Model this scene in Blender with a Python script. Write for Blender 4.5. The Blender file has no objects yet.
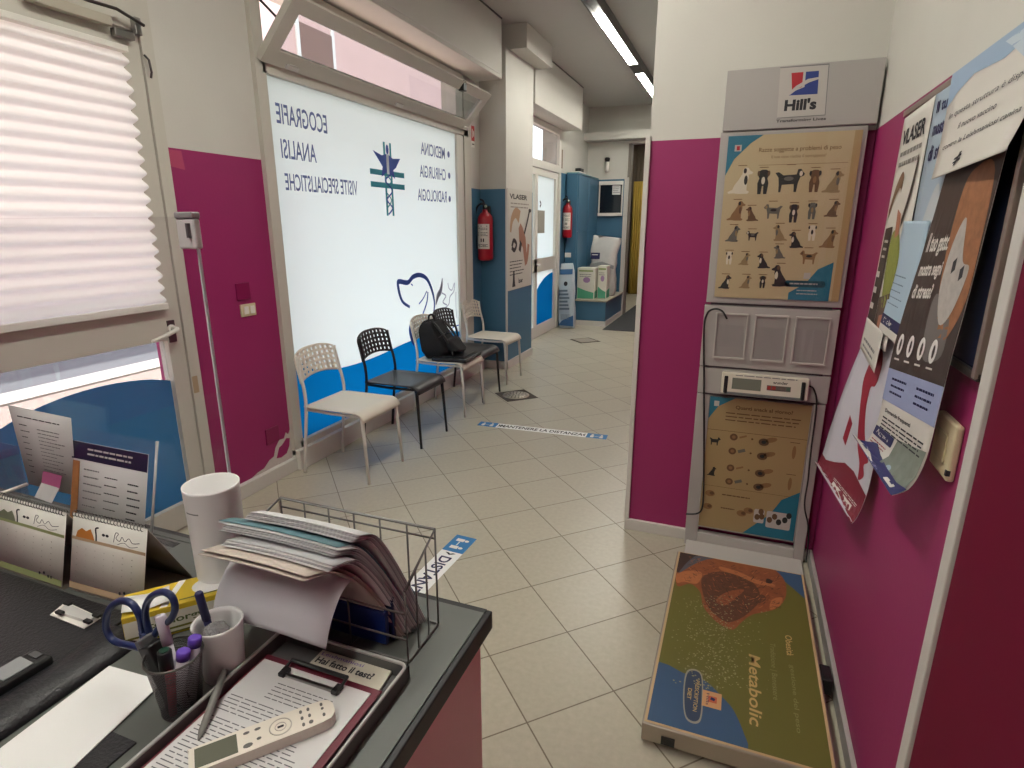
import bpy, bmesh, math, random
from mathutils import Vector, Matrix, Euler
from mathutils.geometry import tessellate_polygon
random.seed(7)
sc = bpy.context.scene
COL = sc.collection
PI = math.pi
# ------------------------------------------------------------------ camera
CAMH = 1.55
F = 582.64
cy_ = Vector((233, 159, F)).normalized()
cz_ = Vector((0, 2135, -F)).normalized()
cy_ = (cy_ - cz_ * cy_.dot(cz_)).normalized()
cx_ = cz_.cross(cy_) * -1
cx_ = cy_.cross(cz_)
if cx_.x < 0: cx_ = -cx_
R3 = Matrix((cx_, cy_, cz_))                       # rows: world axes in camera (right, up, forward)
right = R3 @ Vector((1, 0, 0)); up = R3 @ Vector((0, 1, 0)); fwd = R3 @ Vector((0, 0, 1))
cam = bpy.data.cameras.new('camera'); camo = bpy.data.objects.new('camera', cam); COL.objects.link(camo)
m = Matrix.Identity(4)
for i in range(3):
    m[i][0] = right[i]; m[i][1] = up[i]; m[i][2] = -fwd[i]
m[2][3] = CAMH
camo.matrix_world = m
cam.sensor_width = 36; cam.lens = F / 1024 * 36; cam.clip_start = 0.02; cam.clip_end = 300
sc.camera = camo
def ray(px, py): return R3 @ Vector((px - 512, 384 - py, F))
def at_z(px, py, z=0.0): d = ray(px, py); return d * ((z - CAMH) / d.z) + Vector((0, 0, CAMH))
def at_x(px, py, x): d = ray(px, py); return d * (x / d.x) + Vector((0, 0, CAMH))
def at_y(px, py, y): d = ray(px, py); return d * (y / d.y) + Vector((0, 0, CAMH))
# ------------------------------------------------------------------ world, sun, exposure
sc.view_settings.view_transform = 'Standard'; sc.view_settings.look = 'None'
sc.view_settings.gamma = 1.0; sc.view_settings.exposure = 1.12
sc.view_settings.use_curve_mapping = False
w = bpy.data.worlds.new('world'); sc.world = w; w.use_nodes = True
nt = w.node_tree; bg = nt.nodes['Background']
sky = nt.nodes.new('ShaderNodeTexSky'); sky.sky_type = 'NISHITA'; sky.sun_disc = False
sky.sun_elevation = math.radians(62); sky.sun_rotation = math.radians(200); sky.air_density = 1.0; sky.dust_density = 2.0
hsv = nt.nodes.new('ShaderNodeHueSaturation'); hsv.inputs['Saturation'].default_value = .55
nt.links.new(sky.outputs[0], hsv.inputs['Color']); nt.links.new(hsv.outputs[0], bg.inputs[0]); bg.inputs[1].default_value = 0.66
sun = bpy.data.lights.new('sun', 'SUN'); sun.energy = 6.0; sun.angle = math.radians(0.6); sun.color = (1, .97, .93)
suno = bpy.data.objects.new('sun', sun); COL.objects.link(suno)
suno.rotation_euler = Vector((0.42, 0.5, -1.25)).normalized().to_track_quat('-Z', 'Y').to_euler()
suno.location = (-8, 0, 12)

# ------------------------------------------------------------------ materials
MATS = {}
def srgb(r, g, b):
    def c(v):
        v /= 255
        return v / 12.92 if v <= .04045 else ((v + .055) / 1.055) ** 2.4
    return (c(r), c(g), c(b), 1)
def mat(name, rgb, rough=.6, metal=0, var=.0, scale=20, bump=0, spec=.5, alpha=1, trans=0, emit=0):
    if name in MATS: return MATS[name]
    M = bpy.data.materials.new(name); M.use_nodes = True; t = M.node_tree; p = t.nodes['Principled BSDF']
    col = srgb(*rgb)
    p.inputs['Base Color'].default_value = col
    p.inputs['Roughness'].default_value = rough; p.inputs['Metallic'].default_value = metal
    p.inputs['Specular IOR Level'].default_value = spec
    if emit:
        p.inputs['Emission Color'].default_value = col; p.inputs['Emission Strength'].default_value = emit
    if trans: p.inputs['Transmission Weight'].default_value = trans
    if var or bump:
        tc = t.nodes.new('ShaderNodeTexCoord'); n = t.nodes.new('ShaderNodeTexNoise'); n.inputs['Scale'].default_value = scale
        n.inputs['Detail'].default_value = 4
        t.links.new(tc.outputs['Object'], n.inputs['Vector'])
        if var:
            mx = t.nodes.new('ShaderNodeMix'); mx.data_type = 'RGBA'
            mx.inputs[6].default_value = tuple(min(1, c * (1 + var)) for c in col[:3]) + (1,)
            mx.inputs[7].default_value = tuple(c * (1 - var) for c in col[:3]) + (1,)
            t.links.new(n.outputs[0], mx.inputs[0]); t.links.new(mx.outputs[2], p.inputs['Base Color'])
        if bump:
            b = t.nodes.new('ShaderNodeBump'); b.inputs['Strength'].default_value = bump; b.inputs['Distance'].default_value = .01
            t.links.new(n.outputs[0], b.inputs['Height']); t.links.new(b.outputs[0], p.inputs['Normal'])
    MATS[name] = M
    return M
def glass_mat(name, tint=(1, 1, 1, 1), rough=.02, refl=.5, film=0, film_col=(1, 1, 1, 1)):
    """thin clear pane: see-through with a faint mirror; optional film: milky share"""
    M = bpy.data.materials.new(name); M.use_nodes = True; t = M.node_tree; t.nodes.clear()
    o = t.nodes.new('ShaderNodeOutputMaterial'); tr = t.nodes.new('ShaderNodeBsdfTransparent'); tr.inputs[0].default_value = tint
    g = t.nodes.new('ShaderNodeBsdfGlossy'); g.inputs['Roughness'].default_value = rough
    fr = t.nodes.new('ShaderNodeLayerWeight'); fr.inputs[0].default_value = .5
    pw5 = t.nodes.new('ShaderNodeMath'); pw5.operation = 'POWER'; pw5.inputs[1].default_value = 4; t.links.new(fr.outputs['Facing'], pw5.inputs[0])
    mu = t.nodes.new('ShaderNodeMath'); mu.operation = 'MULTIPLY_ADD'; mu.inputs[1].default_value = refl; mu.inputs[2].default_value = .08 * refl
    t.links.new(pw5.outputs[0], mu.inputs[0])
    mx = t.nodes.new('ShaderNodeMixShader'); t.links.new(mu.outputs[0], mx.inputs[0]); t.links.new(tr.outputs[0], mx.inputs[1]); t.links.new(g.outputs[0], mx.inputs[2])
    last = mx
    if film:
        a = t.nodes.new('ShaderNodeBsdfTranslucent'); a.inputs[0].default_value = film_col
        d = t.nodes.new('ShaderNodeBsdfDiffuse'); d.inputs[0].default_value = film_col
        m1 = t.nodes.new('ShaderNodeMixShader'); m1.inputs[0].default_value = .2; t.links.new(a.outputs[0], m1.inputs[1]); t.links.new(d.outputs[0], m1.inputs[2])
        m2 = t.nodes.new('ShaderNodeMixShader'); m2.inputs[0].default_value = film; t.links.new(mx.outputs[0], m2.inputs[1]); t.links.new(m1.outputs[0], m2.inputs[2])
        last = m2
    t.links.new(last.outputs[0], o.inputs[0])
    MATS[name] = M
    return M
def two_tone(name, low, high, z, rough=.5):
    M = bpy.data.materials.new(name); M.use_nodes = True; t = M.node_tree; p = t.nodes['Principled BSDF']; p.inputs['Roughness'].default_value = rough
    tc = t.nodes.new('ShaderNodeNewGeometry'); sp = t.nodes.new('ShaderNodeSeparateXYZ'); t.links.new(tc.outputs['Position'], sp.inputs[0])
    gt = t.nodes.new('ShaderNodeMath'); gt.operation = 'GREATER_THAN'; gt.inputs[1].default_value = z; t.links.new(sp.outputs[2], gt.inputs[0])
    n = t.nodes.new('ShaderNodeTexNoise'); n.inputs['Scale'].default_value = 3; n.inputs['Detail'].default_value = 5; t.links.new(tc.outputs['Position'], n.inputs['Vector'])
    mx = t.nodes.new('ShaderNodeMix'); mx.data_type = 'RGBA'; mx.inputs[6].default_value = srgb(*low); mx.inputs[7].default_value = srgb(*high)
    t.links.new(gt.outputs[0], mx.inputs[0])
    mr = t.nodes.new('ShaderNodeMapRange'); mr.inputs[3].default_value = .93; mr.inputs[4].default_value = 1.05; t.links.new(n.outputs[0], mr.inputs[0])
    mv = t.nodes.new('ShaderNodeVectorMath'); mv.operation = 'SCALE'; t.links.new(mx.outputs[2], mv.inputs[0]); t.links.new(mr.outputs[0], mv.inputs['Scale'])
    t.links.new(mv.outputs[0], p.inputs['Base Color'])
    n2 = t.nodes.new('ShaderNodeTexNoise'); n2.inputs['Scale'].default_value = 60; t.links.new(tc.outputs['Position'], n2.inputs['Vector'])
    b = t.nodes.new('ShaderNodeBump'); b.inputs['Strength'].default_value = .08; b.inputs['Distance'].default_value = .004; t.links.new(n2.outputs[0], b.inputs['Height']); t.links.new(b.outputs[0], p.inputs['Normal'])
    MATS[name] = M
    return M
WALLW = (204, 202, 194)
PINK = (150, 36, 96); BLUE = (66, 112, 140)
wall_pink = two_tone('paint_magenta_white', PINK, WALLW, 1.91)
wall_blue = two_tone('paint_blue_white', BLUE, WALLW, 1.91)
wall_blue2 = two_tone('paint_blue_white_tall', BLUE, WALLW, 2.30)
white_wall = mat('white_paint', WALLW, .7, var=.03, scale=4)
ceil_m = mat('ceiling_paint', (190, 189, 184), .8, var=.02, scale=3)
trim_m = mat('white_trim', (205, 202, 196), .45)
frame_m = mat('painted_metal_frame', (196, 193, 182), .4, var=.03, scale=6)
dframe_m = mat('white_frame', (214, 212, 204), .4)
steel = mat('steel', (150, 148, 145), .3, 1.0)
dsteel = mat('dark_steel', (95, 92, 90), .35, .9)
wire_m = mat('wire_grey', (110, 108, 106), .4, .6)
black = mat('black_plastic', (22, 22, 24), .45)
blackf = mat('black_fabric', (20, 20, 23), .85, bump=.4, scale=120)
white_pl = mat('white_plastic', (226, 224, 216), .4)
cream_pl = mat('cream_plastic', (206, 194, 160), .45)
paper = mat('white_paper', (222, 221, 220), .75)
paper2 = mat('greyish_paper', (200, 198, 198), .8)
ink = mat('dark_ink', (45, 45, 50), .8)
inkl = mat('grey_ink', (125, 124, 126), .8)
navy = mat('navy_print', (36, 38, 84), .6)
bluei = mat('blue_print', (70, 92, 165), .6)
red = mat('red_enamel', (158, 22, 36), .3)
clear = glass_mat('clear_glass', refl=.5, tint=(.72, .74, .75, 1))
clear2 = glass_mat('untinted_glass', refl=.5, tint=(.97, .98, .98, 1))
clean = glass_mat('clean_acrylic', tint=(.985, .985, .99, 1), refl=.25)
plexi = glass_mat('clear_acrylic', tint=(.97, .975, .98, 1), refl=.5)
frost = glass_mat('white_frosted_film', film=.96, film_col=(.72, .84, .86, 1))
bluefilm = glass_mat('blue_film', tint=(.15, .45, .75, 1), film=.93, film_col=srgb(30, 158, 204))
doorfilm = glass_mat('teal_blue_film', tint=(.25, .5, .7, 1), film=.82, film_col=srgb(84, 142, 172))

# floor tiles: square tiles laid diagonally
fm = bpy.data.materials.new('floor_tiles'); fm.use_nodes = True; t = fm.node_tree; p = t.nodes['Principled BSDF']
tc = t.nodes.new('ShaderNodeNewGeometry'); mp = t.nodes.new('ShaderNodeMapping'); mp.vector_type = 'TEXTURE'
TS = .3296
mp.inputs['Location'].default_value = (-1.198, 2.6105, 0); mp.inputs['Rotation'].default_value = (0, 0, math.radians(44.73)); mp.inputs['Scale'].default_value = (TS, TS, 1)
t.links.new(tc.outputs['Position'], mp.inputs[0])
br = t.nodes.new('ShaderNodeTexBrick'); br.offset = 0; br.squash = 1
br.inputs['Scale'].default_value = 1; br.inputs['Brick Width'].default_value = 1; br.inputs['Row Height'].default_value = 1
br.inputs['Mortar Size'].default_value = .008; br.inputs['Mortar Smooth'].default_value = .1; br.inputs['Bias'].default_value = 0
br.inputs['Color1'].default_value = srgb(182, 176, 158); br.inputs['Color2'].default_value = srgb(177, 171, 153); br.inputs['Mortar'].default_value = srgb(116, 106, 90)
t.links.new(mp.outputs[0], br.inputs['Vector'])
n = t.nodes.new('ShaderNodeTexNoise'); n.inputs['Scale'].default_value = 45; n.inputs['Detail'].default_value = 8; t.links.new(tc.outputs['Position'], n.inputs['Vector'])
mr = t.nodes.new('ShaderNodeMapRange'); mr.inputs[3].default_value = .86; mr.inputs[4].default_value = 1.12; t.links.new(n.outputs[0], mr.inputs[0])
mv = t.nodes.new('ShaderNodeVectorMath'); mv.operation = 'SCALE'; t.links.new(br.outputs[0], mv.inputs[0]); t.links.new(mr.outputs[0], mv.inputs['Scale'])
t.links.new(mv.outputs[0], p.inputs['Base Color']); p.inputs['Roughness'].default_value = .33; p.inputs['Specular IOR Level'].default_value = .45
b = t.nodes.new('ShaderNodeBump'); b.invert = True; b.inputs['Strength'].default_value = .5; b.inputs['Distance'].default_value = .003; t.links.new(br.outputs['Fac'], b.inputs['Height']); t.links.new(b.outputs[0], p.inputs['Normal'])
floor_m = fm

# ------------------------------------------------------------------ mesh helpers
def basis(d):
    d = Vector(d).normalized(); a = Vector((0, 0, 1)) if abs(d.z) < .9 else Vector((1, 0, 0))
    u = d.cross(a).normalized(); return u, d.cross(u).normalized()
class G:
    def __init__(s): s.v = []; s.f = []; s.m = []; s.sm = []; s.mats = []
    def mi(s, m):
        if m not in s.mats: s.mats.append(m)
        return s.mats.index(m)
    def add(s, vs, fs, m, smooth=False, M=None):
        o = len(s.v)
        for a in vs:
            a = Vector(a); s.v.append(M @ a if M else a)
        k = s.mi(m)
        for f in fs: s.f.append(tuple(i + o for i in f)); s.m.append(k); s.sm.append(smooth)
        return s
    def box(s, lo, hi, m, M=None, bev=0):
        x0, y0, z0 = lo; x1, y1, z1 = hi
        if bev:
            bm = bmesh.new(); bmesh.ops.create_cube(bm, size=1)
            for v in bm.verts: v.co = Vector(((x0 + x1) / 2 + v.co.x * (x1 - x0), (y0 + y1) / 2 + v.co.y * (y1 - y0), (z0 + z1) / 2 + v.co.z * (z1 - z0)))
            bmesh.ops.bevel(bm, geom=bm.edges[:], offset=bev, segments=3, affect='EDGES', profile=.5)
            s.frombm(bm, m, M, smooth=False); return s
        vs = [(x0, y0, z0), (x1, y0, z0), (x1, y1, z0), (x0, y1, z0), (x0, y0, z1), (x1, y0, z1), (x1, y1, z1), (x0, y1, z1)]
        return s.add(vs, [(0, 3, 2, 1), (4, 5, 6, 7), (0, 1, 5, 4), (1, 2, 6, 5), (2, 3, 7, 6), (3, 0, 4, 7)], m, False, M)
    def frombm(s, bm, m, M=None, smooth=False):
        bm.verts.index_update()
        s.add([v.co.copy() for v in bm.verts], [tuple(v.index for v in f.verts) for f in bm.faces], m, smooth, M); bm.free(); return s
    def tube(s, pts, r, m, n=8, closed=False, M=None, cap=True):
        pts = [Vector(q) for q in pts]; N = len(pts); rs = r if isinstance(r, (list, tuple)) else [r] * N
        vs = []; fs = []; u = None
        for i, q in enumerate(pts):
            if closed: d = pts[(i + 1) % N] - pts[i - 1]
            else: d = pts[min(i + 1, N - 1)] - pts[max(i - 1, 0)]
            if d.length < 1e-9: d = Vector((0, 0, 1))
            d.normalize()
            if u is None: u, w_ = basis(d)
            else:
                u = (u - d * u.dot(d)); u = u.normalized() if u.length > 1e-6 else basis(d)[0]; w_ = d.cross(u)
            for k in range(n):
                a = 2 * PI * k / n; vs.append(q + (u * math.cos(a) + w_ * math.sin(a)) * rs[i])
        R = N if closed else N - 1
        for i in range(R):
            for k in range(n):
                a = i * n + k; b_ = i * n + (k + 1) % n; c = ((i + 1) % N) * n + (k + 1) % n; d_ = ((i + 1) % N) * n + k
                fs.append((a, b_, c, d_))
        s.add(vs, fs, m, True, M)
        if not closed and cap:
            s.add([vs[k] for k in range(n)], [tuple(range(n - 1, -1, -1))], m, False, M); s.add([vs[(N - 1) * n + k] for k in range(n)], [tuple(range(n))], m, False, M)
        return s
    def lathe(s, prof, m, c=(0, 0, 0), n=32, M=None, cap=True, sx=1, sy=1):
        vs = []; fs = []; c = Vector(c)
        for r, z in prof:
            for k in range(n): a = 2 * PI * k / n; vs.append(c + Vector((r * math.cos(a) * sx, r * math.sin(a) * sy, z)))
        for i in range(len(prof) - 1):
            for k in range(n): fs.append((i * n + k, i * n + (k + 1) % n, (i + 1) * n + (k + 1) % n, (i + 1) * n + k))
        s.add(vs, fs, m, True, M)
        if cap:
            if prof[0][0] > 1e-5: s.add(vs[:n], [tuple(range(n - 1, -1, -1))], m, False, M)
            if prof[-1][0] > 1e-5: s.add(vs[-n:], [tuple(range(n))], m, False, M)
        return s
    def prism(s, poly, h0, h1, m, fm=None, M=None):
        """poly in 2-D; fm(u,v,h)->xyz"""
        fm = fm or (lambda u, v, h: (u, v, h)); n = len(poly)
        tris = tessellate_polygon([[Vector((a, b_, 0)) for a, b_ in poly]])
        vs = [fm(a, b_, h0) for a, b_ in poly] + [fm(a, b_, h1) for a, b_ in poly]
        fs = [tuple(reversed(t_)) for t_ in tris] + [tuple(i + n for i in t_) for t_ in tris] + [(i, (i + 1) % n, (i + 1) % n + n, i + n) for i in range(n)]
        s.add(vs, fs, m, False, M); return s
    def grid(s, fn, nu, nv, m, smooth=True, M=None, skip=None):
        vs = [fn(i / nu, j / nv) for j in range(nv + 1) for i in range(nu + 1)]
        fs = [(j * (nu + 1) + i, j * (nu + 1) + i + 1, (j + 1) * (nu + 1) + i + 1, (j + 1) * (nu + 1) + i) for j in range(nv) for i in range(nu) if not (skip and skip(i, j))]
        return s.add(vs, fs, m, smooth, M)
    def build(s, name, parent=None, label=None, cat=None, group=None, kind=None, loc=None, solid=0, bevel=0, rotz=0):
        """vertices are in world space unless the parent is rotated/local; origin goes to the base"""
        me = bpy.data.meshes.new(name)
        off = Vector((0, 0, 0))
        if parent is None:
            if loc is None and kind != 'structure':
                xs = [v.x for v in s.v]; ys = [v.y for v in s.v]; zs = [v.z for v in s.v]
                off = Vector(((min(xs) + max(xs)) / 2, (min(ys) + max(ys)) / 2, min(zs)))
            elif loc is not None: off = Vector(loc)
        else: off = Vector(parent.get('_o', (0, 0, 0)))
        me.from_pydata([v - off for v in s.v], [], s.f)
        for m_ in s.mats: me.materials.append(m_)
        me.polygons.foreach_set('material_index', s.m); me.polygons.foreach_set('use_smooth', s.sm); me.update()
        bm = bmesh.new(); bm.from_mesh(me); bmesh.ops.remove_doubles(bm, verts=bm.verts[:], dist=1e-6)
        if not solid: bmesh.ops.recalc_face_normals(bm, faces=bm.faces[:])
        bm.to_mesh(me); bm.free()
        o = bpy.data.objects.new(name, me); COL.objects.link(o)
        if parent is not None:
            o.parent = parent; o['_o'] = tuple(off)
        else: o.location = off; o['_o'] = tuple(off)
        if solid:
            md = o.modifiers.new('thickness', 'SOLIDIFY'); md.thickness = solid; md.offset = 0
        if bevel:
            md = o.modifiers.new('bevel', 'BEVEL'); md.width = bevel; md.segments = 2; md.limit_method = 'ANGLE'
        tag(o, label, cat, group, kind)
        return o
def tag(o, label=None, cat=None, group=None, kind=None):
    if label: o['label'] = label
    if cat: o['category'] = cat
    if group: o['group'] = group
    if kind: o['kind'] = kind
    return o
def thing(name, label, cat, loc=(0, 0, 0), rotz=0, group=None, local=False):
    """Empty; parts are given in world coordinates unless local=True"""
    o = bpy.data.objects.new(name, None); COL.objects.link(o); o.location = loc; o.rotation_euler = (0, 0, rotz); o.empty_display_size = .1
    o['_o'] = (0, 0, 0) if local else tuple(loc)
    return tag(o, label, cat, group)
def copy_tree(o, parent=None):
    c = o.copy(); COL.objects.link(c)
    if parent is not None: c.parent = parent
    for ch in list(o.children): copy_tree(ch, c)
    return c
def struct(name, g, parent=None): return g.build(name, parent, kind='structure' if parent is None else None)
def quad(pts, m, g=None):
    g = g or G(); return g.add(pts, [tuple(range(len(pts)))], m)
def rrect(x0, y0, x1, y1, r, n=5):
    out = []
    for cx, cy, a0 in ((x1 - r, y1 - r, 0), (x0 + r, y1 - r, 90), (x0 + r, y0 + r, 180), (x1 - r, y0 + r, 270)):
        for k in range(n + 1): a = math.radians(a0 + 90 * k / n); out.append((cx + r * math.cos(a), cy + r * math.sin(a)))
    return out
def ell(cx, cy, rx, ry, n=20, rot=0):
    c, s_ = math.cos(rot), math.sin(rot)
    return [(cx + rx * math.cos(a) * c - ry * math.sin(a) * s_, cy + rx * math.cos(a) * s_ + ry * math.sin(a) * c) for a in [2 * PI * k / n for k in range(n)]]
def spline(pts, n=6, closed=False):
    P = [Vector(q) for q in pts]; N = len(P); out = []
    for i in range(N if closed else N - 1):
        p0 = P[i - 1] if (closed or i > 0) else P[0]; p1 = P[i]; p2 = P[(i + 1) % N]; p3 = P[(i + 2) % N] if (closed or i + 2 < N) else P[-1]
        for k in range(n):
            t_ = k / n; out.append(.5 * ((2 * p1) + (p2 - p0) * t_ + (2 * p0 - 5 * p1 + 4 * p2 - p3) * t_ ** 2 + (3 * p1 - p0 - 3 * p2 + p3) * t_ ** 3))
    if not closed: out.append(P[-1])
    return out
_tc = {}
def text2d(s, bold=0.0, shear=0.0):
    k = (s, bold, shear)
    if k in _tc: return _tc[k]
    cu = bpy.data.curves.new('t', 'FONT'); cu.body = s; cu.size = 1; cu.offset = bold; cu.shear = shear; cu.resolution_u = 3
    ob = bpy.data.objects.new('t', cu); COL.objects.link(ob)
    dg = bpy.context.evaluated_depsgraph_get(); dg.update()
    me = bpy.data.meshes.new_from_object(ob.evaluated_get(dg))
    vs = [(v.co.x, v.co.y) for v in me.vertices]; fs = [tuple(q.vertices) for q in me.polygons]
    bpy.data.objects.remove(ob); bpy.data.curves.remove(cu); bpy.data.meshes.remove(me)
    x0 = min(a for a, b_ in vs); x1 = max(a for a, b_ in vs)
    _tc[k] = (vs, fs, x0, x1)
    return _tc[k]
class Canvas:
    """flat or curved print: f(u,v,h)->xyz, h is the height above the sheet"""
    def __init__(s, f, inv=None): s.f = f; s.g = {}; s.inv = inv
    def grp(s, name):
        if name not in s.g: s.g[name] = G()
        return s.g[name]
    def poly(s, name, pts, m, h=1, cut=None):
        pts = [(q[0], q[1]) for q in pts]
        tris = tessellate_polygon([[Vector((a, b_, 0)) for a, b_ in pts]])
        T = [[pts[i] for i in t_] for t_ in tris]
        if cut:
            done = []; guard = 0
            while T and guard < 20000:
                guard += 1
                t_ = T.pop(); L = [math.dist(t_[i], t_[(i + 1) % 3]) for i in range(3)]; k = L.index(max(L))
                if L[k] <= cut: done.append(t_); continue
                a, b_, c = t_[k], t_[(k + 1) % 3], t_[(k + 2) % 3]; mid = ((a[0] + b_[0]) / 2, (a[1] + b_[1]) / 2)
                T += [[a, mid, c], [mid, b_, c]]
            T = done
        g = s.grp(name)
        for t_ in T: g.add([s.f(a, b_, h * .0004) for a, b_ in t_], [(0, 1, 2)], m)
    def rect(s, name, u0, v0, u1, v1, m, h=1, cut=None): s.poly(name, [(u0, v0), (u1, v0), (u1, v1), (u0, v1)], m, h, cut)
    def px(s, name, pts, m, h=1, smooth=0, closed=True):
        q = [s.inv(*a) for a in pts]
        if smooth: q = [(v.x, v.y) for v in spline([(a, b_, 0) for a, b_ in q], smooth, True)]
        s.poly(name, q, m, h)
    def stroke(s, name, pts, wd, m, h=1, smooth=5):
        q = spline([(a, b_, 0) for a, b_ in pts], smooth) if smooth else [Vector((a, b_, 0)) for a, b_ in pts]
        N = len(q); g = s.grp(name); L = []
        for i in range(N):
            d = (q[min(i + 1, N - 1)] - q[max(i - 1, 0)]); d = d.normalized() if d.length else Vector((1, 0, 0)); nn = Vector((-d.y, d.x, 0))
            ww = wd(i / (N - 1)) if callable(wd) else wd
            L.append((q[i] + nn * ww / 2, q[i] - nn * ww / 2))
        for i in range(N - 1):
            a, b_ = L[i]; c, d = L[i + 1]; g.add([s.f(z.x, z.y, h * .0004) for z in (a, b_, d, c)], [(0, 1, 2, 3)], m)
    def text(s, name, txt, u, v, cap, m, w=None, h=2, align='l', bold=0.0, rot=0, mirror=False, shear=0.0):
        vs, fs, x0, x1 = text2d(txt, bold, shear)
        ky = cap / .69; kx = (w / (x1 - x0)) if w else ky; W = (x1 - x0) * kx
        ou = {'l': 0, 'c': -W / 2, 'r': -W}[align]; c, s_ = math.cos(rot), math.sin(rot); out = []
        for a, b_ in vs:
            a = (a - x0) * kx + ou; b_ = b_ * ky
            if mirror: a = -a
            out.append(s.f(u + a * c - b_ * s_, v + a * s_ + b_ * c, h * .0004))
        s.grp(name).add(out, fs, m)
    def lines(s, name, u0, u1, v, n, dv, th, m, h=2, rag=.25, words=True, rot=0, seed=0):
        """small illegible print: rows of short dashes; rows step by dv"""
        rr = random.Random(seed + 11)
        for i in range(n):
            x = u0; y = v + i * dv; end = u1 - (u1 - u0) * rag * rr.random()
            while x < end:
                L = min((u1 - u0) * (.05 + .13 * rr.random()), end - x) if words else end - x
                s.poly(name, [(x, y), (x + L, y), (x + L, y + th), (x, y + th)], m, h); x += L + (u1 - u0) * .02
    def build(s, parent, labels={}):
        return {k: g.build(k, parent, label=labels.get(k)) for k, g in s.g.items() if g.v}
# ================================================================== ROOM SHELL
H = 3.44; XL = -2.62; XR = .445; YB = -2.6; YF = 10.4; TW = .28
struct('floor', G().box((XL - TW, YB, -.08), (XR + .3, 15.2, 0), floor_m))
struct('ceiling', G().box((XL - TW, YB - .2, H), (XR + .3, 15.2, H + .1), ceil_m))
# left wall, pierced by the glazed door, the shop window and the far door
D0, D1 = .55, 2.19            # near door opening along y
W0, W1 = 2.80, 5.585          # window opening
E0, E1 = 6.72, 8.76           # far door opening
ZT = 2.90
gl = G()
gl.box((XL - TW, YB, 0), (XL, D0, H), wall_pink)
gl.box((XL - TW, D1, 0), (XL, W0, H), wall_pink)
gl.box((XL - TW, D0, 2.62), (XL, D1, H), wall_pink)
gl.box((XL - TW, W0, ZT), (XL, W1, H), wall_pink)
gl.box((XL - TW, W1, 0), (XL, E0, H), wall_blue)
gl.box((XL - TW, E0, ZT), (XL, E1, H), wall_blue)
gl.box((XL - TW, E1, 0), (XL, 15.2, H), wall_blue2)
struct('wall_left', gl)
struct('wall_column', G().box((XL, 5.87, 0), (-2.33, 6.70, 3.22), wall_blue))
struct('wall_back', G().box((XL, YF, 0), (-1.93, YF + .2, H), wall_blue2).box((-1.93, YF, 2.86), (-.43, YF + .2, H), white_wall))
struct('wall_end', G().box((XL, 15.0, 0), (XR, 15.2, H), mat('end_wall_taupe', (150, 140, 125), .8, var=.05, scale=3)))
struct('wall_partition', G().box((-.43, 2.82, 0), (XR, 15.0, H), wall_pink))
struct('wall_right', G().box((XR, YB, 0), (XR + .2, 2.82, H), wall_pink))
struct('wall_behind', G().box((XL, YB - .2, 0), (XR, YB, H), wall_pink))
struct('trim_beam', G().box((XL, YF - .28, 2.90), (-.43, YF - .002, 3.02), white_wall))
struct('trim_stub_beam', G().box((XL, 5.97, 3.22), (-2.15, 6.80, H), white_wall))
# shutter boxes over the window and the far door
sb = G().box((XL, 2.45, 2.91), (-2.33, 5.77, H - .012), white_wall, bev=.006)
sb.box((-2.331, 2.5, 2.945), (-2.326, 5.73, 2.953), trim_m).box((-2.336, 2.45, H - .014), (-2.325, 5.77, H - .002), dsteel)
struct('trim_shutter_box_window', sb)
sb = G().box((XL, 6.765, 2.87), (-2.33, 8.86, H - .012), white_wall, bev=.006)
sb.box((-2.336, 6.81, H - .014), (-2.325, 8.86, H - .002), dsteel)
struct('trim_shutter_box_door', sb)
# skirtings and corner beads
bs = G().box((XL, D1, 0), (-2.585, W0 + .02, .085), trim_m, bev=.004)
struct('baseboard_left', bs)
bs = G().box((XL, W0 + .0, 0), (-2.555, 5.77, .135), dframe_m, bev=.004)
struct('baseboard_window', bs)
bs = G().box((XL, 5.852, 0), (-2.312, 5.87, .085), trim_m).box((-2.33, 5.852, 0), (-2.312, 6.70, .085), trim_m)
struct('baseboard_column', bs)
struct('trim_column_corner', G().box((-2.336, 5.862, .085), (-2.318, 5.88, 1.91), trim_m))
bs = G().box((-.445, 2.80, 0), (XR, 2.82, .058), trim_m, bev=.003)
struct('baseboard_partition', bs)
bs = G().box((.429, YB, 0), (XR, 2.80, .06), mat('skirting_grey', (170, 166, 162), .4), bev=.003)
struct('baseboard_right', bs)
struct('trim_partition_corner', G().box((-.447, 2.802, .058), (-.425, 2.826, 1.93), trim_m))
struct('trim_right_wall_strip', G().box((.424, 1.215, .085), (XR, 1.258, 2.6), trim_m, bev=.003))
door3 = G().box((.40 + .03, -.6, .085), (XR - .001, 1.21, 2.35), mat('deep_magenta_gloss', (108, 0, 44), .6, spec=.2), bev=.003)
struct('door_3', door3)
tpw = Canvas(lambda u, v, h: (XL + .001 + h, u, v)); a_ = [at_x(*q, XL) for q in ((166, 149), (181, 151), (185, 170), (170, 166))]
tpw.poly('patch', [(q.y, q.z) for q in a_], mat('faded_magenta', (176, 70, 104), .7)); tpw.grp('patch').build('trim_faded_tape_patch', kind='structure')
struct('trim_back_corner', G().box((-1.97, YF - .012, 0), (-1.90, YF + .02, 2.32), trim_m).box((XL+.2, YF - .012, 2.30), (-1.90, YF, 2.325), trim_m))
struct('trim_doorway_left', G().box((-1.93, YF + .02, 0), (-1.88, YF + .2, 2.86), mat('door_jamb_grey', (128, 122, 112), .5)))
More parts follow.
